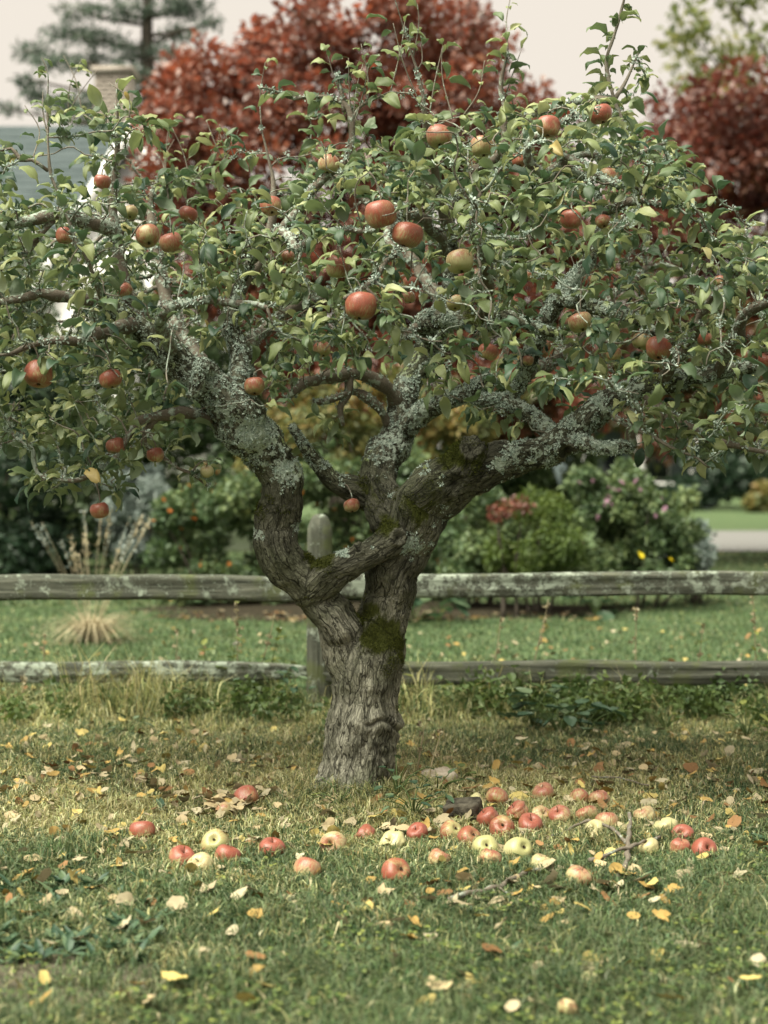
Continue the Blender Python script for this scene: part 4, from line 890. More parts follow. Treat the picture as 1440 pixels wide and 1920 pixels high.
while len(at) < 1700:
    q = np.array([r.uniform(-270, 1710), r.uniform(90, 965)])
    if not inside(crown, q[None])[0]: continue
    if r.random() > np.prod([1 - (1 - w_) * math.exp(-(((q[0] - a_) / rx_) ** 2 + ((q[1] - b_) / ry_) ** 2) ** 2) for a_, b_, rx_, ry_, w_ in lows]): continue
    th = 1.0 if q[1] < 760 else .55
    d_ = 5.18 + (r.random() * 2 - 1) * .84 * th * (1 - .35 * max(0, (300 - q[1]) / 300))
    at.append(P(q[0], q[1], d_))
at = np.array(at)
cp, cpar, cdir = [p for p in NP], [-1] * len(NP), [np.zeros(3)] * len(NP)
alive = np.ones(len(at), bool); n0 = len(cp); arr = np.array(cp)
best = np.full(len(at), 1e9); bi = np.zeros(len(at), int)
def upd(new, base):
    for c0 in range(0, len(new), 500):
        dm = np.linalg.norm(at[:, None] - new[None, c0:c0 + 500], axis=2); k = dm.argmin(1); v = dm[np.arange(len(at)), k]; m_ = v < best; best[m_] = v[m_]; bi[m_] = base + c0 + k[m_]
upd(arr, 0); alive &= best > .05
STEP = .042
for it in range(46):
    act = alive & (best < .62)
    if not act.any(): break
    idx = bi[act]; dv_ = at[act] - arr[idx]; dv_ /= np.linalg.norm(dv_, axis=1)[:, None]
    acc_ = np.zeros_like(arr); np.add.at(acc_, idx, dv_); src = np.unique(idx)
    g = acc_[src]; g /= np.linalg.norm(g, axis=1)[:, None] + 1e-9; g += r.normal(size=g.shape) * .28 + np.array([0, 0, .10]); g /= np.linalg.norm(g, axis=1)[:, None]
    new = arr[src] + g * STEP * r.uniform(.8, 1.2, (len(src), 1)); base = len(arr); arr = np.vstack([arr, new]); cpar += list(src)
    upd(new, base); alive &= best > .055
par = np.array(cpar); N_ = len(arr); ch = [[] for _ in range(N_)]
for i in range(n0, N_): ch[par[i]].append(i)
rad = np.zeros(N_)
for i in range(N_ - 1, n0 - 1, -1):
    rad[i] = min(.012, max(.0019, (sum(rad[c] ** 2.4 for c in ch[i])) ** (1 / 2.4) * 1.0 + .00012)) if ch[i] else .0019
tw = Acc()
def chain(i0, start):
    pts, rs = [start], [rad[i0] * 1.15]; i = i0
    while True:
        pts.append(arr[i]); rs.append(rad[i])
        if not ch[i]: break
        o = sorted(ch[i], key=lambda c: -rad[c])
        for c in o[1:]: chain(c, arr[i])
        i = o[0]
    p_ = np.array(pts)
    if len(p_) > 2: p_, r_ = smoothpath(p_, rs, .03)
    else: r_ = np.array(rs)
    kn = 1 + .35 * (hash3(np.arange(len(p_)), np.full(len(p_), i0), np.zeros(len(p_), int)) - .4)
    V, T, Q = tube(p_, r_ * kn, 5, 0); tw.add(V, T, Q, young=float(.6 * (hash3(np.array([i0]), np.array([3]), np.array([1]))[0] > .55)), lichen=float(-.02 + .16 * hash3(np.array([i0]), np.array([5]), np.array([2]))[0]))
for i in range(n0):
    for c in ch[i]: chain(c, arr[i])

# ------------------------------------------------------------------ apples
def apple_mesh(seed, wither=0.0):
    r = np.random.default_rng(seed)
    pr = np.array([(.012, .50), (.06, .56), (.14, .68), (.27, .79), (.45, .84), (.65, .79), (.83, .64), (.95, .40), (1.0, .10), (.97, -.22), (.88, -.50), (.72, -.70), (.54, -.80), (.38, -.82), (.24, -.76), (.12, -.69), (.012, -.66)])
    q, _ = smoothpath(np.column_stack([pr, 0 * pr[:, 0]]), np.ones(len(pr)), .055); n = len(q); ns = 26; a = np.arange(ns) / ns * 2 * math.pi
    ph = r.uniform(0, 6.28, 3); low = sstep(.2, -.8, q[:, 1])[:, None]
    f = 1 + .035 * np.cos(5 * a + ph[0])[None] * low + .035 * np.cos(2 * a + ph[1])[None] + .02 * np.cos(3 * a + ph[2])[None]
    zt = q[:, 1][:, None] * (1 + .05 * np.cos(a + ph[2])[None]) * r.uniform(.9, 1.02)
    V = np.stack([q[:, 0][:, None] * f * np.cos(a)[None], q[:, 0][:, None] * f * np.sin(a)[None], zt], -1).reshape(-1, 3)
    u = V / (np.linalg.norm(V, axis=1)[:, None] + 1e-9); V = V * (1 + .10 * (fbm(u * 1.3 + seed * 3.1, 2, seed) - .5))[:, None]
    if wither: V = V * (1 + wither * (fbm(u * 2.2 + seed, 2, seed + 9) - .55) + wither * .35 * (fbm(u * [7, 7, 2.5] + seed, 2, seed + 4) - .5))[:, None] * [1, 1, 1 - wither * .35]
    i = np.arange(n - 1)[:, None] * ns; j = np.arange(ns)[None]; k = (j + 1) % ns
    Q = np.stack([i + ns + j, i + ns + k, i + k, i + j], -1).reshape(-1, 4); return mk('apple', V, quads=Q, mat=M['apple'], link=False)
apple_me = [apple_mesh(s_) for s_ in range(6)]; wither_me = [apple_mesh(20 + s_, .14 + .05 * s_) for s_ in range(4)]
def stem_me(L, bend):
    V, T, Q = tube(*smoothpath([(0, 0, .46), (bend * .2, 0, .62), (bend * .6, .05, .62 + L * .5), (bend, .08, .62 + L)], [.05, .035, .032, .045], .08), 6); return mk('stem', V, T, Q, mat=M['stem'], link=False)
stems = [stem_me(.35, .15), stem_me(.5, -.2), stem_me(.25, .1)]
ca = Acc()
for i in range(5):
    t_ = i / 5 * 6.283; e = np.array([math.cos(t_), math.sin(t_), 0]); f = np.array([-e[1], e[0], 0])
    ca.add([e * .05 + f * .06 + [0, 0, -.68], e * .05 - f * .06 + [0, 0, -.68], e * .14 + f * .02 + [0, 0, -.80], e * .07 + [0, 0, -.86]], quads=[(0, 1, 2, 3)])
V, T, Q = tube([(0, 0, -.64), (0, 0, -.70), (0, 0, -.74)], [.10, .09, .04], 8); ca.add(V, T, Q); calyx = ca.mesh('calyx', M['calyx'], link=False)
def apple(c, D_, red, rot, eul, label, group, seed, wither=False):
    r = random.Random(seed); o = ob('apple', wither_me[seed % 4] if wither else apple_me[seed % 6], None, tuple(float(v) for v in c)); s_ = D_ / 2; o.scale = (s_, s_, s_ * r.uniform(.94, 1.04)); o.rotation_euler = eul
    o.color = (red, rot, r.random(), 1); tag(o, label, 'apple', group)
    ob('stem', stems[seed % 3], o); ob('calyx', calyx, o); return o
# (px, py, width, distance, redness, label)
tree_apples = [
 (192, 341, 31, 4.9, .85, 'small red apple high at the left beside the upright twig'), (245, 398, 28, 5.1, .5, 'half hidden apple just below the upright twig at the left'),
 (277, 442, 44, 4.7, .72, 'orange red apple in the upper left, touching a darker apple'), (320, 455, 42, 4.85, .8, 'dark shaded apple tucked behind the orange red one, upper left'),
 (122, 442, 33, 4.75, .9, 'red apple under the lichen covered bough near the left edge'), (352, 402, 36, 5.0, .9, 'dim red apple among leaves right of the upper left pair'),
 (508, 386, 38, 5.0, .8, 'red apple half hidden below the bare grey shoot, left of centre'), (616, 308, 40, 4.9, .6, 'pale red apple near the crown top, left of centre'),
 (824, 257, 47, 5.0, .75, 'red and green apple hanging beside the dark upright limb at the crown top'), (905, 274, 46, 5.1, .65, 'dull pink apple resting on leaves right of the top centre apple'),
 (1028, 238, 42, 4.9, .85, 'red apple behind a lichen branch in the upper right'), (1126, 214, 43, 4.9, .95, 'highest apple, deep red, against the pale sky'),
 (974, 300, 27, 5.1, .95, 'small red apple peeping below the upper right boughs'), (1141, 330, 36, 5.0, .55, 'greenish pink apple right of the upper right boughs'),
 (713, 402, 59, 4.45, .8, 'large orange red apple at the centre, left of its neighbour'), (763, 440, 57, 4.45, .92, 'large dark red apple at the centre, right and below its neighbour'),
 (633, 500, 43, 4.65, .7, 'red apple partly covered by a bluish leaf, left of the centre pair'), (862, 490, 51, 4.6, .45, 'yellow green apple blushed pink right of the centre pair'),
 (770, 530, 27, 4.9, .75, 'small brown red apple directly below the centre pair'), (767, 558, 24, 4.95, .7, 'smaller apple hanging under the small brown red one'),
 (853, 567, 32, 5.0, .5, 'half red half green apple above the crooked lichen bough'), (676, 574, 59, 4.4, .88, 'large bright red apple hanging lowest of the three big centre apples'),
 (1071, 412, 38, 4.85, .9, 'dark red apple behind a curled leaf, right of centre'), (1130, 415, 27, 5.0, .8, 'small red apple right of the dark red one behind a curled leaf'),
 (993, 516, 22, 4.9, .6, 'sliver of orange apple between leaves above the crooked bough'), (1088, 604, 43, 4.9, .6, 'mottled apple with its eye showing under the right upper bough'),
 (1236, 654, 47, 4.7, .92, 'bright red apple at the right, largest on that side'), (1203, 640, 36, 4.85, .5, 'shaded apple behind the bright red one at the right'),
 (1151, 664, 27, 4.9, .65, 'small orange apple left of the bright red one at the right'), (915, 660, 37, 4.95, .75, 'orange red apple below the crooked lichen bough'),
 (990, 676, 20, 5.1, .7, 'tiny orange apple right of the one below the crooked bough'), (604, 655, 33, 5.1, .7, 'round brown red apple above the arching pale branch'),
 (477, 724, 38, 4.95, .8, 'orange red apple in front of the thick left limb'), (207, 711, 41, 4.6, .9, 'dark red apple at the lower left of the crown'),
 (72, 702, 51, 4.5, .88, 'large red apple closest to the left edge'), (217, 836, 35, 4.85, .85, 'brownish apple hanging below the thin left arm'),
 (291, 853, 32, 4.95, .8, 'red apple below the thin left arm, right of the brownish one'), (388, 884, 26, 5.0, .2, 'small pale apple beside the lower curve of the left limb'),
 (187, 957, 34, 4.8, .85, 'lowest hanging apple, dark red, over the silvery shrub'), (659, 948, 29, 5.15, .75, 'small apple under the middle fork beside the fence post'),
 (1436, 676, 28, 4.75, .85, 'red apple cut by the right edge of the picture'), (1350, 528, 24, 4.9, .7, 'small apple among leaves in the far right spray'),
 (1322, 636, 28, 4.9, .8, 'shaded red apple deep in the right side foliage'), (540, 482, 25, 5.1, .8, 'small red apple deep in the foliage left of centre'),
 (233, 544, 30, 4.9, .75, 'orange apple hidden in the middle of the left foliage')]
apples3 = []
tnode = np.vstack([arr[n0:], NP]); extra = Acc()
for k, (a_, b_, w_, d_, red, lab) in enumerate(tree_apples):
    c = P(a_, b_, d_); D_ = w_ * d_ / FPX * 1.04; rr_ = random.Random(k * 7 + 1); apples3.append((a_, b_, w_, d_))
    apple(c, D_, red, .0 if k % 5 else .1, (rr_.uniform(-.35, .25), rr_.uniform(-.35, .35), rr_.uniform(0, 6.28)), lab, 'apples hanging in the tree', k + 3)
    top = c + [0, 0, D_ * .48]; q = tnode + np.array([0, 0, 0]); dd = np.linalg.norm(q - (top + [0, 0, .05]), axis=1) + .6 * np.maximum(0, top[2] - q[:, 2]); j = dd.argmin()
    V, T, Q = tube(*smoothpath([c + [0, 0, D_ * .28], top + [0, 0, .012], (top + q[j]) / 2 + [0, 0, .02], q[j]], [.0018, .0022, .0028, .0035], .02), 5); extra.add(V, T, Q, young=.2, lichen=.05)
tw.add(np.concatenate(extra.V), np.concatenate(extra.T), np.concatenate(extra.Q), young=np.concatenate(extra.A['young']), lichen=np.concatenate(extra.A['lichen']))
tw.V = [v - tb for v in tw.V]
o = tw.mesh('twigs', M['twig'], tree); o['kind'] = 'stuff'

# ------------------------------------------------------------------ apple leaves
def leaf_var(seed):
    r = np.random.default_rng(seed); n = 7; t = np.array([0, .10, .26, .48, .70, .88, 1.]); prof = np.array([.08, .52, .88, 1.0, .80, .42, .03]) * r.uniform(.9, 1.1)
    fold = r.uniform(.2, .85); curl = r.uniform(.3, 1.1) if seed % 5 else r.uniform(1.2, 1.7); wave = r.uniform(.01, .06); tw_ = r.uniform(-.45, .45); W_ = .46 * r.uniform(.8, 1.2); ph = r.uniform(0, 6)
    V, pet = [], .30
    for k in range(n):
        th = curl * t[k]; x = math.sin(th) / max(abs(curl), 1e-3) * np.sign(curl) if abs(curl) > .02 else t[k]; z = -(1 - math.cos(th)) / curl if abs(curl) > .02 else 0
        for s_ in (-1, -.5, 0, .5, 1):
            y = s_ * prof[k] * W_ / 2; zz = abs(y) * fold * 1.6 + wave * math.sin(t[k] * 11 + ph + s_) * abs(s_) - abs(s_) ** 3 * .16 * r.uniform(.2, 1.5)
            a = tw_ * t[k]; y2, z2 = y * math.cos(a) - zz * math.sin(a), y * math.sin(a) + zz * math.cos(a)
            V.append((pet + x + math.sin(th) * z2 * .3, y2, z + z2))
    Q = [(k * 5 + j, k * 5 + 5 + j, k * 5 + 5 + j + 1, k * 5 + j + 1) for k in range(n - 1) for j in range(4)]
    b = len(V); V += [(0, -.012, 0), (0, .012, 0), (pet * .5, -.012, .03), (pet * .5, .012, .03), (pet, -.012, 0), (pet, .012, 0)]
    Q += [(b, b + 2, b + 3, b + 1), (b + 2, b + 4, b + 5, b + 3)]
    return np.array(V), np.array(Q)
LV = [leaf_var(s_) for s_ in range(24)]
r = np.random.default_rng(202)
lp_, ld_, ln_, ls_, lt_ = [], [], [], [], []
gdir = np.zeros((N_, 3)); m_ = par >= 0; gdir[m_] = arr[m_] - arr[par[m_]]; gdir /= np.linalg.norm(gdir, axis=1)[:, None] + 1e-9
def put_leaf(p, axis, size=1., tint=None, upn=1.0):
    d = axis + r.normal(size=3) * .45; d[2] = d[2] * .6 + .12; d /= np.linalg.norm(d); n = np.array([0, 0, upn]) + r.normal(size=3) * .40 + np.array([0, -.05, 0]); lp_.append(p); ld_.append(d); ln_.append(n)
    ls_.append(.061 * size * r.uniform(.5, 1.4)); lt_.append(np.clip(r.beta(1.7, 1.5) if tint is None else tint, 0, 1))
clus = fbm(arr * 3.0, 2, 31)
for i in range(n0, N_):
    if rad[i] > .0062: continue
    tip = not ch[i]
    k = r.integers(4, 8) if tip else (r.integers(2, 5) if r.random() < .54 else 0)
    if clus[i] < .33 and r.random() < .4: k = k // 2
    a0 = r.uniform(0, 6.28); ex = np.cross(gdir[i], r.normal(size=3)); ex /= np.linalg.norm(ex); ey = np.cross(gdir[i], ex)
    for q in range(k):
        an = a0 + q * 2.4; side = math.cos(an) * ex + math.sin(an) * ey; put_leaf(arr[i] + gdir[i] * r.uniform(-.015, .01), side * r.uniform(.6, 1.1) + gdir[i] * r.uniform(.2, 1.0), 1.0)
for nm, (p_, r_) in branches.items():                         # leaves straight from the upright shoots and limb spurs
    dens = {'shoot': .8, 'shoot2': .8, 'lefttop': .45, 'leftshoot': .45, 'upr1': .4, 'midb': .35, 'midd': .3, 'upr3': .3, 'rightfar': .4, 'topbar': .3, 'righttwig': .7, 'leftarm': .35, 'leftarm2': .4, 'rightfront': .4, 'lefttwig': .2, 'upr4': .35}.get(nm, .12)
    if nm in ('midc', 'archdrop', 'upmid', 'mida'): continue
    for j in range(6, len(p_)):
        if r_[j] < .014 and r.random() < dens:
            tdir = p_[j] - p_[j - 1]; tdir /= np.linalg.norm(tdir) + 1e-9
            for q in range(r.integers(1, 4)): s_ = np.cross(tdir, r.normal(size=3)); s_ /= np.linalg.norm(s_); put_leaf(p_[j], s_ + tdir * .5, r.uniform(.7, 1.1), r.beta(3, 2.6))
top_tw = Acc()                                               # upright young shoots along the top of the crown
npx, npy, npd = proj(arr)
for q in range(34):
    x0 = r.uniform(0, 980); m_ = np.where(np.abs(npx - x0) < 30)[0]
    if not len(m_): continue
    i = m_[np.argsort(npy[m_])[r.integers(0, 4) % len(m_)]]; Ls = r.uniform(.10, .26); tip_ = arr[i] + np.array([r.normal() * .05, r.normal() * .04, Ls])
    p_, r_ = smoothpath([arr[i], (arr[i] + tip_) / 2 + r.normal(size=3) * .012, tip_], [.0026, .0021, .0013], .02); V, T, Q = tube(p_, r_, 5); top_tw.add(V - tb, T, Q, young=.7, lichen=.0)
    for j in range(1, len(p_)):
        if r.random() < .62: an = r.uniform(0, 6.28); put_leaf(p_[j], np.array([math.cos(an), math.sin(an), .45]), r.uniform(.6, 1.05), r.beta(3, 2))
o = top_tw.mesh('shoots', M['twig'], tree); o['kind'] = 'stuff'
lp_, ld_, ln_, ls_, lt_ = map(np.array, (lp_, ld_, ln_, ls_, lt_))
lc = lp_ + ld_ * (ls_ * .8)[:, None]; qx, qy, qd = proj(lc)
keep = np.ones(len(lc), bool)
for a_, b_, w_, d_ in apples3:                                # the apples seen in the photograph hang clear of leaves in front
    keep &= ~((np.hypot(qx - a_, qy - b_) < w_ * .5 + 4) & (qd < d_ + .06))
for nm, cond in (('left', lambda x, y: x > 300), ('bole', None), ('graft', None), ('right', lambda x, y: x < 1330), ('mid', lambda x, y: y > 690), ('stub', None), ('midright', None), ('rightlow', None), ('crook', lambda x, y: x < 1000), ('upright', lambda x, y: y > 480), ('midleft', None), ('uprightside', lambda x, y: x < 1200), ('leftup', lambda x, y: y > 640), ('rightup', None)):
    p_, r_ = limbs[nm]; p_, r_ = p_[::3], r_[::3]; bx, by, bd = proj(p_); ok = np.ones(len(bx), bool) if cond is None else np.array([cond(x, y) for x, y in zip(bx, by)])
    for x, y, d_, rp in zip(bx[ok], by[ok], bd[ok], (r_ / bd * FPX)[ok]): keep &= ~((np.hypot(qx - x, qy - y) < rp * .95 + 9) & (qd < d_) & (r.random(len(qx)) < .5))
for nm, (p_, r_) in branches.items():
    bx, by, bd = proj(p_[::3]); rp = r_[::3] / bd * FPX
    for x, y, d_, q in zip(bx, by, bd, rp):
        if q > 5.5: keep &= ~((np.hypot(qx - x, qy - y) < q + 8) & (qd < d_) & (r.random(len(qx)) < .4))
lp_, ld_, ln_, ls_, lt_, lc, qx, qy, qd = (v[keep] for v in (lp_, ld_, ln_, ls_, lt_, lc, qx, qy, qd))
print('LEAVES', len(lp_), 'NODES', N_)
sx_ = np.cross(ln_, ld_); sx_ /= np.linalg.norm(sx_, axis=1)[:, None] + 1e-9; nz_ = np.cross(ld_, sx_)
RM = np.stack([ld_, sx_, nz_], 2)                             # columns: leaf axis, side, face normal
cell = np.floor(qx / 26).astype(int) * 1000 + np.floor(qy / 26).astype(int); order = np.argsort(qd - ls_ * 2.5); first = np.zeros(len(qd), bool); seen = set()
for i in order:
    if 0 < qx[i] < 1440 and 0 < qy[i] < 1900 and cell[i] not in seen: seen.add(cell[i]); first[i] = True
big = [i for i in order if first[i]][:300]; isbig = np.zeros(len(qd), bool); isbig[big] = True
var = r.integers(0, len(LV), len(lp_))
lme = [mk('leaf', V, quads=Q, attrs={'tint': np.full(len(V), .42)}, mat=M['leaf_single'], link=False) for V, Q in LV]
for i in big:
    o = ob('leaf', lme[var[i]], tree); m4 = Matrix.Identity(4)
    for a in range(3):
        for b in range(3): m4[a][b] = RM[i][a][b] * ls_[i]
        m4[a][3] = lp_[i][a] - tb[a]
    o.matrix_local = m4
la = Acc()
for v_, (V, Q) in enumerate(LV):
    idx = np.where((var == v_) & ~isbig)[0]; W_ = np.einsum('nij,kj->nki', RM[idx] * ls_[idx][:, None, None], V) + lp_[idx][:, None, :] - tb
    QQ = (np.arange(len(idx)) * len(V))[:, None, None] + Q[None]; la.add(W_.reshape(-1, 3), quads=QQ.reshape(-1, 4), tint=np.repeat(lt_[idx], len(V)))
o = la.mesh('foliage', M['leaf'], tree); o['kind'] = 'stuff'

# ------------------------------------------------------------------ lichen and moss standing off the bark
def flakes(Pn, Nn, size, r, k=5):
    """crumpled rosettes: k ragged lobes each"""
    a = Acc(); n = len(Pn); t1 = np.cross(Nn, r.normal(size=(n, 3))); t1 /= np.linalg.norm(t1, axis=1)[:, None] + 1e-9; t2 = np.cross(Nn, t1)
    for q in range(k):
        an = (q + r.random(n)) / k * 6.283; e = np.cos(an)[:, None] * t1 + np.sin(an)[:, None] * t2; f = np.cross(Nn, e); L = size * r.uniform(.5, 1.2, n); w = L * r.uniform(.35, .6, n); up = r.uniform(.1, .8, n) * L
        V = np.stack([Pn - Nn * .001, Pn + e * (L * .7)[:, None] + f * w[:, None] * .5 + Nn * (up * .6)[:, None], Pn + e * L[:, None] + Nn * up[:, None], Pn + e * (L * .7)[:, None] - f * w[:, None] * .5 + Nn * (up * .5)[:, None]], 1).reshape(-1, 3)
        i = np.arange(n) * 4; a.add(V, tris=np.concatenate([np.stack([i, i + 1, i + 2], 1), np.stack([i, i + 2, i + 3], 1)]), tint=np.repeat(r.random(n), 4))
    return a
r = np.random.default_rng(303)
pat = fbm(TV * 34, 3, 61); pr_ = np.clip(sstep(.50, .62, lich * .9 + (pat - .5) * 1.2 + .06), 0, 1) * .22; pk = np.where(r.random(nv) < pr_)[0]
a1 = flakes(TV2[pk] - tb, TN[pk], .009, r)
BP, BN, BL = np.concatenate(bv_p), np.concatenate(bv_n), np.concatenate(bv_r); pat = fbm(BP * 16, 2, 62)
pk = np.where(r.random(len(BP)) < np.clip((BL + .22) * 2.2, 0, .8) * sstep(.42, .6, pat + .12 * BN[:, 2]))[0]; a2 = flakes(BP[pk] - tb, BN[pk], .012, r)
small = np.where((rad[n0:] > .0024) & (r.random(N_ - n0) < .8))[0] + n0; small = np.repeat(small, 7); nn = r.normal(size=(len(small), 3)) + [0, 0, .5]; nn /= np.linalg.norm(nn, axis=1)[:, None]
a3 = flakes(arr[small] + nn * rad[small][:, None] * .8 + r.normal(size=nn.shape) * .006 - tb, nn, .011, r, 4)
fl = Acc()
for q in (a1, a2, a3): fl.add(np.concatenate(q.V), np.concatenate(q.T), tint=np.concatenate(q.A['tint']))
o = fl.mesh('lichen', M['lichen'], tree, smooth=False); o['kind'] = 'stuff'
pat = fbm(TV * 26, 2, 63); pk = np.where(r.random(nv) < sstep(.42, .66, moss + (pat - .5) * 1.4) * .85)[0]; pk = np.repeat(pk, 2)
dn = TN[pk] + r.normal(size=(len(pk), 3)) * .45 + [0, 0, .2]; dn /= np.linalg.norm(dn, axis=1)[:, None]; f = np.cross(dn, r.normal(size=dn.shape)); f /= np.linalg.norm(f, axis=1)[:, None]; b_ = TV2[pk] - tb + r.normal(size=dn.shape) * .002; L = r.uniform(.004, .010, len(pk))
V = np.stack([b_ - f * .0013, b_ + f * .0013, b_ + dn * L[:, None]], 1).reshape(-1, 3); o = mk('moss', V, tris=np.arange(len(V)).reshape(-1, 3), attrs={'tint': np.repeat(r.random(len(pk)), 3)}, mat=M['moss'], parent=tree, smooth=False); o['kind'] = 'stuff'

# ------------------------------------------------------------------ apples on the ground
ga = [  # px, py (centre), width, redness, rot, pose, label
 (267, 1560, 47, .9, .0, 'up', 'red apple lying farthest left in the grass'), (462, 1497, 44, .92, .05, 'side', 'red apple lying on the leaf pile left of the trunk'),
 (420, 1520, 32, .5, .05, 'side', 'small pink apple half sunk in the leaf pile left of the trunk'), (403, 1582, 52, .55, .05, 'eye', 'green and red apple turned to show its dark eye, back of the left group'),
 (340, 1611, 50, .85, .05, 'up', 'dull red apple at the left of the front left group'), (376, 1624, 50, .32, .22, 'side', 'pale spotted apple at the front of the left group'),
 (427, 1606, 49, .9, .05, 'up', 'red apple at the right of the left group'), (509, 1595, 49, .97, .0, 'up', 'glossy red apple on its own between the left group and the trunk'),
 (576, 1633, 53, .62, .05, 'up', 'orange apple nearest the camera on the left of centre'), (626, 1585, 50, .5, .05, 'left', 'shrivelled cream and red apple in front of the trunk'),
 (685, 1567, 40, .9, .1, 'side', 'red apple under a yellow maple leaf below the trunk'), (737, 1583, 50, .05, .12, 'side', 'yellow apple with a dark bite in front of the trunk'),
 (742, 1637, 56, .97, .0, 'eyeright', 'large bright red and yellow apple front and centre'), (783, 1562, 40, .97, .05, 'side', 'red apple behind the yellow bitten one'),
 (846, 1560, 42, .75, .1, 'eyeright', 'brownish apple with eye showing, left of the right hand cluster'), (879, 1572, 44, .92, .0, 'eyeright', 'rosy apple in front of the brownish one, right hand cluster'),
 (824, 1613, 44, .6, .35, 'up', 'half rotten sunken apple left of the cream apple'), (911, 1591, 49, .02, .0, 'eye', 'cream coloured apple with a dark eye facing the camera'),
 (919, 1613, 46, .6, .12, 'up', 'flattened russet apple just in front of the cream one'), (972, 1596, 51, .12, .08, 'eyeright', 'pale yellow apple with its eye turned right'),
 (941, 1553, 47, .97, .05, 'eye', 'dark red apple with eye up, middle of the right hand cluster'), (915, 1534, 43, .97, .15, 'side', 'dark red apple beside the old wood block'),
 (994, 1548, 47, .88, .0, 'up', 'round red apple right of the dark red one with eye up'), (970, 1523, 43, .8, .05, 'side', 'red apple with a green side behind the round red one'),
 (931, 1498, 41, .82, .05, 'side', 'dusky red apple above the old wood block'), (895, 1503, 32, .1, .05, 'side', 'small pale apple touching the top of the wood block'),
 (1019, 1488, 41, .65, .05, 'up', 'brownish apple with deep stalk hollow at the back of the right cluster'), (1015, 1529, 35, .45, .15, 'side', 'dull tan apple left of a withered pink one'),
 (1050, 1531, 43, .6, .12, 'side', 'withered pink apple in the middle right of the cluster'), (1085, 1499, 38, .8, .05, 'side', 'pink apple low in the grass at the back right'),
 (1123, 1499, 41, .62, .08, 'up', 'tan and red apple with stalk hollow at the back right'), (1100, 1528, 41, .65, .18, 'side', 'blotched red apple behind the pale pink pair'),
 (1138, 1543, 45, .62, .05, 'up', 'pale pink apple leaning on a cream one, right cluster'), (1118, 1558, 42, .08, .1, 'side', 'cream apple in front of the pale pink one, right cluster'),
 (1208, 1531, 41, .42, .15, 'up', 'faded brown apple behind the green white apple at the right'), (1248, 1553, 47, .0, .0, 'up', 'green white apple with clean stalk hollow at the right'),
 (1281, 1567, 43, .93, .08, 'side', 'red apple touching the green white one at the right'), (1217, 1589, 38, .22, .12, 'side', 'yellowish apple behind the crossed twigs at the right'),
 (1275, 1589, 39, .82, .15, 'side', 'pink apple under a brown leaf at the right'), (1320, 1596, 47, .97, .05, 'side', 'red apple farthest right, sunk in the grass'),
 (1085, 1646, 47, .5, .08, 'up', 'faded pink apple at the front right below the crossed twigs'), (1016, 1621, 43, .35, .18, 'side', 'yellow brown apple left of the crossed twigs'),
 (1106, 1843, 42, .0, .05, 'side', 'cream windfall in the blurred foreground at the right'), (1064, 1893, 40, .3, .6, 'side', 'rotten brown windfall at the bottom edge')]
gapos = []
for k, (a_, b_, w_, red, rot, pose, lab) in enumerate(ga):
    d_ = gd(b_ + w_ * .31)
    for _ in range(3): x, y = (a_ - 720) / FPX * d_, d_ - CAM_D; d_ = FPX * (CAM_H - gz1(x, y)) / (b_ + w_ * .31 - HOR)
    D_ = w_ * d_ / FPX * 1.03; rr_ = random.Random(k * 5 + 3); rot = rot + rr_.uniform(0, .16); z = gz1(x, y) + D_ * .31
    e = {'up': (rr_.uniform(.15, .55), rr_.uniform(-.3, .3), rr_.uniform(0, 6.28)), 'side': (rr_.uniform(-.9, 1.1), rr_.uniform(-1.1, 1.1), rr_.uniform(0, 6.28)),
         'eye': (-rr_.uniform(1.6, 2.0) + math.pi * 0 - .3, 0, 0), 'eyeright': (-1.75, .55, .35), 'left': (1.0, -.8, 0)}[pose]
    if pose in ('eye', 'eyeright'):      # calyx end (-Z) turned to the camera (-Y) and up a little
        e = (R(-118 if pose == 'eye' else -105) , 0, R(0 if pose == 'eye' else 38)); 
        mm = Matrix.Rotation(e[2], 3, 'Z') @ Matrix.Rotation(R(-125), 3, 'X'); e = mm.to_euler()
    apple((x, y, z), D_, red, rot, e, lab, 'windfall apples under the tree', k + 60, rot > .15); gapos.append((x, y, D_))
gapos = np.array(gapos)

# ------------------------------------------------------------------ grass
def blades(name, x, y, h, w, col, r, lean=.5, parent=None, wind=(0, 0), zoff=0.0):
    n = len(x); a = r.uniform(0, 6.283, n); f = np.stack([np.cos(a), np.sin(a), 0 * a], 1); b = r.normal(size=(n, 3)) * lean; b[:, :2] += wind; b[:, 2] = 0
    z0 = gz(x, y) - .004 + zoff; p = np.stack([x, y, z0], 1); up = np.array([0, 0, 1.])
    m = p + b * (h * .28)[:, None] + up * (h * .60)[:, None]; t = p + b * (h * 1.0)[:, None] + up * (h * np.maximum(.25, 1 - .45 * np.linalg.norm(b, axis=1) ** 1.5))[:, None]
    V = np.stack([p - f * w[:, None] / 2, p + f * w[:, None] / 2, m - f * w[:, None] * .42, m + f * w[:, None] * .42, t], 1).reshape(-1, 3); i = np.arange(n) * 5
    Tt = np.stack([i + 2, i + 3, i + 4], 1); Qq = np.stack([i, i + 1, i + 3, i + 2], 1)
    o = mk(name, V, Tt, Qq, {'col': np.repeat(col, 5, 0)}, M['grass'], parent, smooth=False); o['kind'] = 'stuff'; return o
GREEN = np.array([[.043, .079, .033], [.077, .121, .050], [.128, .169, .074], [.142, .169, .088]]); TAN = np.array([[.29, .28, .12], [.41, .395, .195], [.20, .205, .085], [.50, .48, .28]])
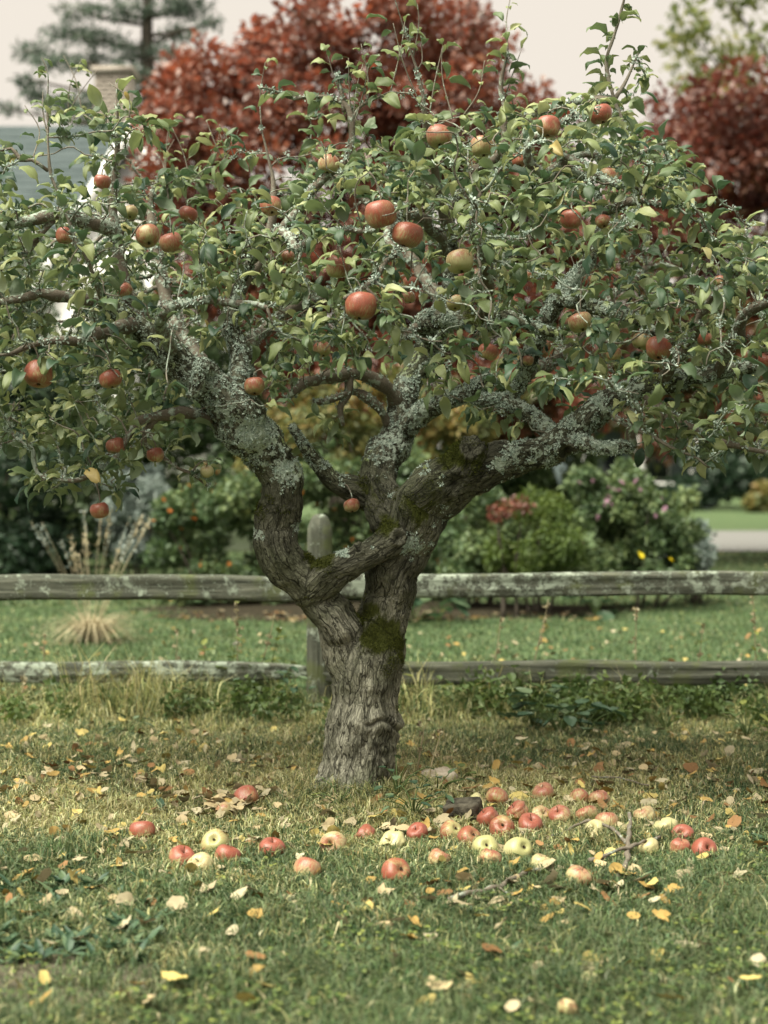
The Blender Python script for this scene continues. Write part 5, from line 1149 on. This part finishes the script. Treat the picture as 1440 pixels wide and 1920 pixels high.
def gcol(x, y, r, bias=0.0):
    dm = drymask(x, y); n = len(x); isd = r.random(n) < np.clip(dm * 1.1 + bias - .22 * sstep(-.75, -1.6, y), .05, .95); c = np.where(isd[:, None], TAN[r.integers(0, 4, n)], GREEN[r.integers(0, 4, n)])
    c = c * (1 + .6 * (n2(x, y, .3, 21) - .5))[:, None]; return c * r.uniform(.75, 1.25, (n, 1)) * (1 + r.normal(size=(n, 3)) * .05)
def scatter(n, d0, d1, r, margin=.45, pw=1.0):
    d = d0 + (d1 - d0) * r.random(n) ** pw; hw_ = 720 / FPX * d + margin; return (r.random(n) * 2 - 1) * hw_, d - CAM_D
def clear(x, y):
    k = np.hypot(x - tb[0], (y - tb[1])) > .155
    for gx_, gy_, D_ in gapos: k &= np.hypot(x - gx_, y - gy_) > D_ * .38
    return k
r = np.random.default_rng(404)
x, y = scatter(132000, 2.55, 4.55, r); k = clear(x, y) & (r.random(len(x)) > dirtmask(x, y) * .82); x, y = x[k], y[k]
n = len(x); tall = n2(x, y, .22, 31); h = (.016 + .085 * np.clip(tall - .18, 0, 1)) * r.uniform(.5, 1.5, n); o = blades('lawn_grass', x, y, h, r.uniform(.0024, .0052, n), gcol(x, y, r), r, .75); tag(o, 'short mixed green and straw grass in front of and under the tree')
x, y = scatter(152000, 4.45, 7.3, r); k = clear(x, y); x, y = x[k], y[k]; n = len(x); tall = n2(x, y, .3, 32)
h = (.016 + .075 * np.clip(tall - .2, 0, 1)) * r.uniform(.5, 1.5, n); o = blades('lawn_grass', x, y, h, r.uniform(.0026, .0052, n), gcol(x, y, r), r, .75); tag(o, 'straw coloured and green grass between the tree and the fence')
x, y = scatter(34000, 6.5, 7.5, r, .6); n = len(x); clump = n2(x, y, .16, 33); k = clump > .36; x, y, clump = x[k], y[k], clump[k]; n = len(x); prof = np.exp(-((y - D(7.0)) / .26) ** 2)
h = (.05 + .36 * np.clip(clump - .3, 0, .5) * 2.0 * prof) * r.uniform(.5, 1.2, n); o = blades('rough_grass', x, y, h, r.uniform(.0025, .005, n), gcol(x, y, r, -.05) * 1.25, r, .55); tag(o, 'long uncut grass along the foot of the fence')
x, y = scatter(46000, 7.4, 13.0, r, .8, 1.2); n = len(x); o = blades('far_lawn_grass', x, y, r.uniform(.02, .05, n), r.uniform(.005, .010, n), gcol(x, y, r, -.34) * [.85, .95, .9], r, .6); tag(o, 'mown green lawn between the fence and the flower bed')
x, y = scatter(24000, 13.0, 24.0, r, 1.0, 1.2); n = len(x); o = blades('far_lawn_grass', x, y, r.uniform(.03, .06, n), r.uniform(.014, .024, n), gcol(x, y, r, -.4), r, .6); tag(o, 'smooth green lawn beyond the flower bed')
# tufts at the foot of the bole
ang = r.uniform(0, 6.283, 4200); q = .13 + .30 * r.random(4200) ** 1.6; x, y = tb[0] + np.cos(ang) * q * 1.25, tb[1] + np.sin(ang) * q; n = len(x)
h = r.uniform(.02, .07, n) * np.exp(-((q - .13) / .2) ** 2) + .03; o = blades('tuft_grass', x, y, h, r.uniform(.002, .0042, n), gcol(x, y, r, -.12), r, .85); tag(o, 'long arching grass tuft round the foot of the trunk')

# tangle of small leaved weeds along the foot of the fence
Bl = []
for k in range(90):
    x_ = rng.uniform(-2.6, 2.6); y_ = D(7.0) + rng.normal() * .16 - .1; h_ = rng.uniform(.03, .12) * (.6 + .8 * float(n2(x_, 0, .5, 71)[0])); Bl.append((x_, y_, h_, rng.uniform(.06, .16), .09, h_))
o = cloud('weed_tangle', Bl, 9000, .034, M['weed'], None, 75, shell=.1, up=.3, elong=1.6, tinthi=.75); tag(o, 'tangle of small leaved green weeds along the foot of the fence')
# broad-leaved ground cover in the lawn
gc = Acc(); r = np.random.default_rng(505)
def rosette(acc, x, y, n, L, w, r):
    for i in range(n):
        V, Q = big_leaf(L * r.uniform(.6, 1.2), w * r.uniform(.7, 1.2), r, .005, 0, .12); V = rotz(roty(V, -r.uniform(.1, .9)), r.uniform(0, 6.28)); acc.add(V + [x, y, gz1(x, y) + .006], quads=Q, tint=float(r.random()))
for i in range(58):
    g = G(r.uniform(-60, 290), r.uniform(1665, 1815)); rosette(gc, g[0], g[1], r.integers(5, 9), .052, .019, r)
for i in range(16):
    g = G(r.uniform(-60, 1500), r.uniform(1500, 1900)); rosette(gc, g[0], g[1], 5, .05, .02, r)
tag(gc.mesh('ground_cover', M['blue_leaf']), 'low rosettes of broad leaved weeds in the lawn at the lower left', kind='stuff')
cl = Acc(); n = 2600; x = r.uniform(-1.2, 1.3, n); y = r.uniform(-2.6, -.9, n); m_ = n2(x, y, .28, 41) + .22 * sstep(-1.3, -2.2, y) + .12 * sstep(-.2, .6, x) > .66; x, y = x[m_], y[m_]
z = gz(x, y) + r.uniform(.02, .045, len(x))
for k in range(3):
    an = r.uniform(0, 6.28, len(x)) * 0 + k * 2.09 + hash3((x * 1e4).astype(int), (y * 1e4).astype(int), np.zeros(len(x), int)) * 6.28; e = np.stack([np.cos(an), np.sin(an), r.normal(size=len(x)) * .25], 1); f = np.stack([-np.sin(an), np.cos(an), r.normal(size=len(x)) * .15], 1); c = np.stack([x, y, z], 1); L = .011
    V = np.stack([c, c + e * L * .7 + f * L * .5, c + e * L * 1.1 + f * L * .25, c + e * L * 1.1 - f * L * .25, c + e * L * .7 - f * L * .5], 1).reshape(-1, 3); i = np.arange(len(x)) * 5
    cl.add(V, tris=np.concatenate([np.stack([i, i + 1, i + 2], 1), np.stack([i, i + 2, i + 3], 1), np.stack([i, i + 3, i + 4], 1)]), tint=np.repeat(r.random(len(x)), 5))
tag(cl.mesh('clover', M['weed'], smooth=False), 'small clover leaves through the foreground grass', kind='stuff')

# ------------------------------------------------------------------ fallen leaves
def fallen_mesh(kind, seed):
    r = np.random.default_rng(seed); n = 20; a = np.arange(n) / n * 2 * math.pi
    if kind == 0: rr = .62 + .38 * np.cos(a) ** 2 - .10 * np.cos(a); rr *= 1 - .28 * np.abs(np.sin(a))                       # ovate
    elif kind == 1: rr = .80 + .16 * np.cos(a) + .05 * np.cos(3 * a)                                                           # rounded
    else: rr = .52 + .40 * np.maximum(0, np.cos(2.5 * a)) ** 1.1 + .12 * np.cos(a); rr += .05 * np.cos(10 * a)                 # lobed
    rr = rr * (1 + r.normal(size=n) * (.05 if kind < 2 else .07)); k1, k2, k3 = r.uniform(-.5, .9), r.uniform(-.3, 1.0), r.uniform(-.5, .5)
    def zf(x, y): return .38 * (k1 * x * x + k2 * y * y + k3 * x * y) + .06 * math.sin(5 * x + seed) * math.cos(4 * y)
    V = [(0, 0, zf(0, 0) - .04)]
    for q in (.5, 1.0):
        for i in range(n): x, y = q * rr[i] * math.cos(a[i]), q * rr[i] * math.sin(a[i]); V.append((x, y, zf(x, y) + r.normal() * .035))
    T = [(0, 1 + i, 1 + (i + 1) % n) for i in range(n)]; Q = [(1 + i, 1 + n + i, 1 + n + (i + 1) % n, 1 + (i + 1) % n) for i in range(n)]
    b = len(V); V += [(-rr[n // 2] * .95, -.02, zf(-.6, 0)), (-rr[n // 2] * .95, .02, zf(-.6, 0)), (-1.3, 0, zf(-.6, 0) + .12)]; T.append((b, b + 1, b + 2))
    return np.array(V), np.array(T), np.array(Q)
FM = [fallen_mesh(k % 3, 900 + k) for k in range(15)]
fme = [mk('fallen_leaf', V, T, Q, {'tint': np.full(len(V), .5)}, M['fallen'], link=False) for V, T, Q in FM]
FC = [('pale tan', (.33, .28, .18)), ('cream', (.35, .31, .21)), ('yellow', (.42, .34, .12)), ('ochre', (.34, .23, .075)), ('brown', (.21, .115, .05)), ('buff', (.40, .32, .19))]
def place_leaf(px, py, size, ci, label, group, r, lift=.02):
    g = G(px, py); vi = r.integers(0, len(fme)); o = ob('fallen_leaf', fme[vi]); o.location = (g[0], g[1], gz1(g[0], g[1]) + lift + r.uniform(0, .016)); o.scale = (size / 2,) * 3
    o.rotation_euler = (r.normal() * .38, r.normal() * .38, r.uniform(0, 6.28)); c = np.array(FC[ci][1]) * r.uniform(.8, 1.15); o.color = (*c, 1)
    if group: label = ('small ' if size < .046 else ('large ' if size > .062 else 'medium ')) + ('oval ', 'round ', 'lobed ')[vi % 3] + label
    tag(o, label, 'leaf', group); return o
r = np.random.default_rng(606)
special = [(1092, 1727, .055, 2, 'bright yellow leaf standing out in the grass at the lower right'), (690, 1726, .05, 2, 'pale yellow leaf standing on edge in the foreground centre'), (741, 1755, .045, 1, 'pale cream yellow leaf below the standing one in the foreground'),
           (480, 1745, .048, 3, 'orange ochre leaf in the foreground left of centre'), (332, 1726, .065, 0, 'large cream lobed leaf beside the weed patch'), (148, 1640, .05, 0, 'pale tan leaf upright in the grass far left of the apples'),
           (80, 1682, .065, 0, 'large pale leaf lying folded near the left edge'), (705, 1548, .06, 2, 'yellow maple leaf lying on a red apple below the trunk'), (870, 1726, .06, 0, 'broad tan lobed leaf in the foreground right of centre'),
           (1140, 1775, .065, 1, 'long pale leaf in the foreground at the right'), (230, 1366, .05, 2, 'round yellow leaf under the left lower rail'), (905, 1752, .045, 2, 'small yellow leaf just below the broad tan lobed one'),
           (330, 1875, .07, 2, 'soft yellow leaf at the bottom left'), (920, 1815, .06, 4, 'brown curled leaf in the blurred foreground'), (1410, 1870, .05, 2, 'yellow leaf at the bottom right corner'), (385, 1390, .055, 1, 'cream leaf lying behind the left side of the trunk'),
           (190, 1580, .05, 0, 'tan leaf left of the farthest left apple'), (1240, 1480, .05, 1, 'pale leaf at the back right of the windfalls'), (980, 1400, .06, 1, 'pale lobed leaf below the right lower rail')]
for a_, b_, s_, ci, lab in special:
    o = place_leaf(a_, b_, s_, ci, lab, None, r, .028)
cnt = len(special); spots = []
while cnt < 300:
    px = r.uniform(-10, 1450); py = r.choice([r.uniform(1355, 1460), r.uniform(1440, 1700), r.uniform(1440, 1700), r.uniform(1380, 1560), r.uniform(1640, 1915), r.uniform(1640, 1915)])
    if cnt % 6 == 0: px, py = r.normal(425, 42), r.normal(1515, 14)
    g = G(px, py)
    if np.hypot(g[0] - tb[0], g[1] - tb[1]) < .2: continue
    if min(np.hypot(gapos[:, 0] - g[0], gapos[:, 1] - g[1])) < .035: continue
    ci = int(r.choice(6, p=[.27, .15, .20, .16, .10, .12])); side = 'left' if px < 600 else ('right' if px > 800 else 'middle')
    if cnt % 6 == 0: zone = 'in the leaf pile left of the trunk'; ci = int(r.choice([0, 1, 5]))
    elif py < 1440: zone = {'left': 'left of the trunk towards the fence', 'right': 'right of the trunk towards the fence', 'middle': 'close behind the trunk'}[side]
    elif py < 1670: zone = {'left': 'among the windfall apples left of the trunk', 'right': 'among the windfall apples right of the trunk', 'middle': 'among the windfalls in front of the trunk'}[side]
    else: zone = {'left': 'in the foreground grass at the left', 'right': 'in the foreground grass at the right', 'middle': 'in the foreground grass at the centre'}[side]
    place_leaf(px, py, r.uniform(.036, .072), ci, FC[ci][0] + ' fallen leaf lying ' + zone, 'fallen leaves ' + zone, r, .018); cnt += 1
lit = Acc(); r = np.random.default_rng(607); LC = []
mlit = NT('leaf_litter'); mlit = mlit.done(mlit.bsdf(mlit.attr('col', 'Color'), .7, .2))
for i in range(1700):
    V, T, Q = FM[r.integers(0, len(FM))]; py = r.choice([r.uniform(1350, 1520), r.uniform(1380, 1600), r.uniform(1400, 1720), r.uniform(1180, 1300)]); px = r.uniform(-60, 1500); g = G(px, py)
    if np.hypot(g[0] - tb[0], g[1] - tb[1]) < .2 or 6.7 < g[1] + CAM_D < 7.2: continue
    s_ = r.uniform(.018, .042); E = np.array(Matrix.Rotation(r.uniform(0, 6.28), 3, 'Z') @ Matrix.Rotation(r.normal() * .5, 3, 'X') @ Matrix.Rotation(r.normal() * .5, 3, 'Y'))
    c = np.array(FC[r.choice(6, p=[.25, .10, .15, .2, .18, .12])][1]) * r.uniform(.7, 1.1); W_ = (V * s_ / 1.4) @ E.T + [g[0], g[1], gz1(g[0], g[1]) + r.uniform(.008, .03)]; lit.add(W_, T, Q, col=np.tile(c, (len(V), 1)))
tag(lit.mesh('leaf_litter', mlit), 'scraps of small fallen leaves strewn through the grass', kind='stuff')
# dead leaves lying on the mulch of the bed
lit = Acc()
for i in range(130):
    V, T, Q = FM[r.integers(0, len(FM))]; g = np.array([r.uniform(-2.0, 1.8), r.uniform(5.9, 6.8)]); s_ = r.uniform(.03, .06); c = np.array(FC[r.choice([3, 4, 5, 0])][1]) * r.uniform(.4, .75)
    lit.add((V * s_ / 1.4) + [g[0], g[1], .05], T, Q, col=np.tile(c, (len(V), 1)))
tag(lit.mesh('bed_leaf_litter', mlit), 'dead leaves strewn over the mulch of the flower bed', kind='stuff')

# ------------------------------------------------------------------ fallen twigs, wood block, stone
def stick(parent, pts, r0, r1, seed, base, zs=None):
    w = []
    for k, (a_, b_) in enumerate(pts): g = G(a_, b_); w.append(g + [0, 0, gz1(g[0], g[1]) + (zs[k] if zs else .022)])
    p_, r_ = smoothpath(w, np.linspace(r0, r1, len(w)), .012); p_ = p_ + (np.stack([vnoise(np.stack([np.arange(len(p_)) * .4, 0 * r_ + seed, 0 * r_ + q], 1), 5) for q in range(3)], 1) - .5) * .008
    V, T, Q = tube(p_, r_ * (1 + .5 * (vnoise(np.stack([np.arange(len(p_)) * .7, 0 * r_, 0 * r_ + seed], 1), 9) - .5)), 8, .25, seed); return mk('twig', V - base, T, Q, {'young': np.full(len(V), .15), 'lichen': np.full(len(V), -.01)}, M['twig'], parent)
b_ = G(940, 1672); t = thing('fallen_twig', 'long lichen spotted twig lying alone in front of the right hand apples', 'twig', b_, 'fallen twigs')
stick(t, [(840, 1703), (890, 1688), (930, 1680), (985, 1656), (1035, 1642)], .008, .0055, 1, b_); stick(t, [(930, 1680), (945, 1690), (968, 1697)], .003, .002, 2, b_)
b_ = G(1178, 1615); t = thing('crossed_twigs', 'forked lichen covered twigs crossing among the apples at the right', 'twig', b_, 'fallen twigs')
stick(t, [(1108, 1634), (1165, 1620), (1210, 1603), (1240, 1590)], .006, .0045, 3, b_, [.02, .035, .035, .03]); stick(t, [(1158, 1658), (1172, 1640), (1178, 1612), (1182, 1585), (1181, 1572)], .0095, .006, 4, b_, [.012, .02, .03, .06, .075]); stick(t, [(1012, 1590), (1060, 1576), (1100, 1568), (1140, 1580), (1174, 1606)], .0035, .006, 5, b_, [.02, .03, .045, .045, .035])
b_ = G(1150, 1465); t = thing('thin_twig', 'thin grey twig in the grass behind the windfalls at the right', 'twig', b_, 'fallen twigs'); stick(t, [(1110, 1468), (1160, 1470), (1215, 1482)], .004, .003, 6, b_)
def lumpbox(name, label, cat, loc, sx, sy, sz, rz, mat, seed, rnd=.3, ex=6):
    n, m = 18, 26; th = np.linspace(0.02, math.pi - .02, n); ph = np.arange(m) / m * 2 * math.pi; u = np.stack([np.sin(th)[:, None] * np.cos(ph)[None], np.sin(th)[:, None] * np.sin(ph)[None], np.cos(th)[:, None] + 0 * ph[None]], -1).reshape(-1, 3)
    q = (np.abs(u) ** ex).sum(1) ** (-1. / ex); V = u * q[:, None] * np.array([sx, sy, sz]) / 2 * (1 + rnd * (fbm(u * 2.3 + seed, 3, seed) - .5))[:, None]; i = np.arange(n - 1)[:, None] * m; j = np.arange(m)[None]; k = (j + 1) % m
    Q = np.stack([i + j, i + m + j, i + m + k, i + k], -1).reshape(-1, 4); o = mk(name, V, quads=Q, mat=mat); o.location = loc; o.rotation_euler = (.1, -.12, rz); return tag(o, label, cat)
g = G(868, 1536); lumpbox('wood_block', 'dark rotten block of wood half buried beside the apples', 'wood', (g[0], g[1], gz1(g[0], g[1]) + .028), .115, .09, .06, -.25, M['block'], 3, .2, 14)
g = G(818, 1476); lumpbox('pale_stone', 'pale tan stone behind the weeds right of the trunk', 'stone', (g[0], g[1], gz1(g[0], g[1]) + .012), .15, .11, .075, .1, M['stone'], 5, .3, 2.6)

# ------------------------------------------------------------------ weeds along the fence and at the trunk
r = np.random.default_rng(707)
weeds = [(1000, 1372, 15, .075, .07, 'blue_leaf', .17, .15, 'round leaved weed clump below the right lower rail, left one'), (1050, 1380, 15, .08, .075, 'blue_leaf', .15, .16, 'largest round leaved weed clump below the right lower rail'), (1100, 1378, 12, .075, .065, 'blue_leaf', .12, .15, 'round leaved weed clump below the right lower rail, right one'),
         (970, 1350, 14, .06, .05, 'weed', .22, .12, 'taller green weed reaching the right lower rail'), (1030, 1335, 12, .06, .05, 'weed', .24, .12, 'leafy weed with blue flowers under the right lower rail'), (1250, 1370, 12, .05, .03, 'weed', .13, .13, 'low green weed under the rail towards the right'), (1400, 1385, 12, .05, .03, 'weed', .13, .13, 'low green weed under the rail at the right edge'),
         (240, 1380, 9, .05, .035, 'blue_leaf', .10, .10, 'small bluish weed below the left lower rail'), (395, 1350, 15, .05, .04, 'blue_leaf', .2, .14, 'dark weed under the left lower rail'), (450, 1340, 15, .05, .045, 'weed', .22, .14, 'leafy weed under the middle of the left lower rail'), (520, 1345, 14, .055, .045, 'blue_leaf', .22, .13, 'bluish weed left of the fence post foot'),
         (560, 1352, 10, .05, .04, 'blue_leaf', .2, .1, 'bluish weed touching the fence post foot'), (800, 1345, 12, .05, .04, 'weed', .2, .14, 'yellow green weed right of the trunk under the rail'), (880, 1350, 14, .05, .035, 'weed', .18, .15, 'yellow green weed midway under the right lower rail'),
         (745, 1510, 14, .035, .03, 'blue_leaf', .13, .10, 'ivy like weed climbing at the right foot of the trunk'), (775, 1535, 14, .035, .028, 'blue_leaf', .09, .11, 'low ivy like weed right of the trunk foot'), (820, 1500, 10, .035, .03, 'blue_leaf', .08, .12, 'low weed between the trunk and the pale stone'), (640, 1520, 8, .035, .012, 'weed', .08, .1, 'narrow leaved weed at the left foot of the trunk'),
         (465, 1640, 6, .035, .03, 'blue_leaf', .03, .04, 'single bluish weed in front of the left apples'), (410, 1665, 6, .03, .028, 'weed', .04, .04, 'small green weed in front of the pale spotted apple'), (865, 1475, 7, .045, .035, 'weed', .05, .07, 'small bright green weed behind the wood block')]
for a_, b_, n, L, w, mt, h, sp, lab in weeds: leafy_plant('weed_plant', lab, G(a_, b_), n, L, w, M[mt], r, h, sp, 'weeds in the grass', stemmat=M['weed'])
t = next(o for o in bpy.data.objects if o.get('label', '').startswith('leafy weed with blue'))
blooms(t, None, 'blue_flower', M['blue'], 3, .014, 8, pts=[P(980, 1306, 6.95) - np.array(t.location), P(1066, 1323, 6.95) - np.array(t.location), P(985, 1310, 6.97) - np.array(t.location)])
def stalk_plant(label, px, py, h, lean, r, mat, leaves=6, leafmat=None, leaf=.035, heads=5, headmat=None, bend=.0):
    g = G(px, py); g[2] = gz1(g[0], g[1]); t = thing('tall_weed', label, 'plant', g, 'tall weed stalks by the fence'); p_, r_ = smoothpath([(0, 0, -.02), (lean * .35, 0, h * .45), (lean * .8, .01, h * .8), (lean + bend, .02, h)], [.0034, .003, .0022, .0014], .03)
    V, T, Q = tube(p_, r_, 5); a = Acc(); a.add(V, T, Q, tint=.45); st = a.mesh('stalk', mat, t)
    for i in range(leaves):
        c = p_[int(len(p_) * r.uniform(.3, .98))]; V, Q = big_leaf(leaf * r.uniform(.6, 1.2), leaf * .55, r); V = rotz(roty(V, -r.uniform(-.2, .9)), r.uniform(0, 6.28)) + c; a = Acc(); a.add(V, quads=Q, tint=float(r.uniform(.5, 1))); a.mesh('leaf', leafmat or mat, t)
    for i in range(heads):
        c = p_[int(len(p_) * r.uniform(.55, .999))] + r.normal(size=3) * .008; a = Acc()
        for q in range(14): e = r.normal(size=3); e /= np.linalg.norm(e); f = np.cross(e, r.normal(size=3)); f /= np.linalg.norm(f); a.add([c, c + e * .008 + f * .004, c + e * .013, c + e * .008 - f * .004], tris=[(0, 1, 2), (0, 2, 3)], tint=float(r.random()))
        a.mesh('seed_head', headmat or M['drystalk'], t, smooth=False)
for args in [('dry leaning stalk with seed heads between the rails, right of centre', 990, 1325, .52, .10, 8, 0), ('thin straight dry stalk between the rails right of the leaning one', 1190, 1325, .46, .01, 8, 0), ('dry stalk with pale heads between the rails near the right edge', 1300, 1330, .40, .05, 6, 3), ('brown stalk at the right edge between the rails', 1418, 1325, .52, -.01, 9, 4),
             ('short curved dry stalk right of the trunk between the rails', 920, 1325, .42, .05, 5, 0), ('tall tan stalk left of the trunk against the upper rail', 446, 1325, .62, -.005, 9, 2), ('leaning stem with buds left of the trunk', 480, 1325, .45, .09, 6, 3), ('short dark stalk above the left lower rail', 328, 1325, .36, .01, 5, 2), ('thin pale stalk above the left lower rail near the left edge', 82, 1325, .36, .0, 4, 0),
             ('dark dead stalk under the left lower rail', 40, 1345, .20, .01, 5, 0), ('wiry dead stalk in front of the trunk on its right', 780, 1480, .20, .03, 3, 0), ('second wiry dead stalk right of the trunk, farther out', 800, 1490, .20, .05, 3, 0)]:
    lab, a_, b_, h, ln, hd, lv = args; stalk_plant(lab, a_, b_, h, ln, r, M['drystalk'], lv, M['weed'], .04, hd)
for lab, a_, h, ln in (('yellow green bramble shoot above the left lower rail', 432, .34, .02), ('yellow green bramble shoot arching left over the lower rail', 400, .30, -.05), ('bramble shoot leaning towards the fence post', 500, .42, .06)):
    stalk_plant(lab, a_, 1330, h, ln, r, M['weed'], 12, M['weed'], .055, 3, M['whitefl'])
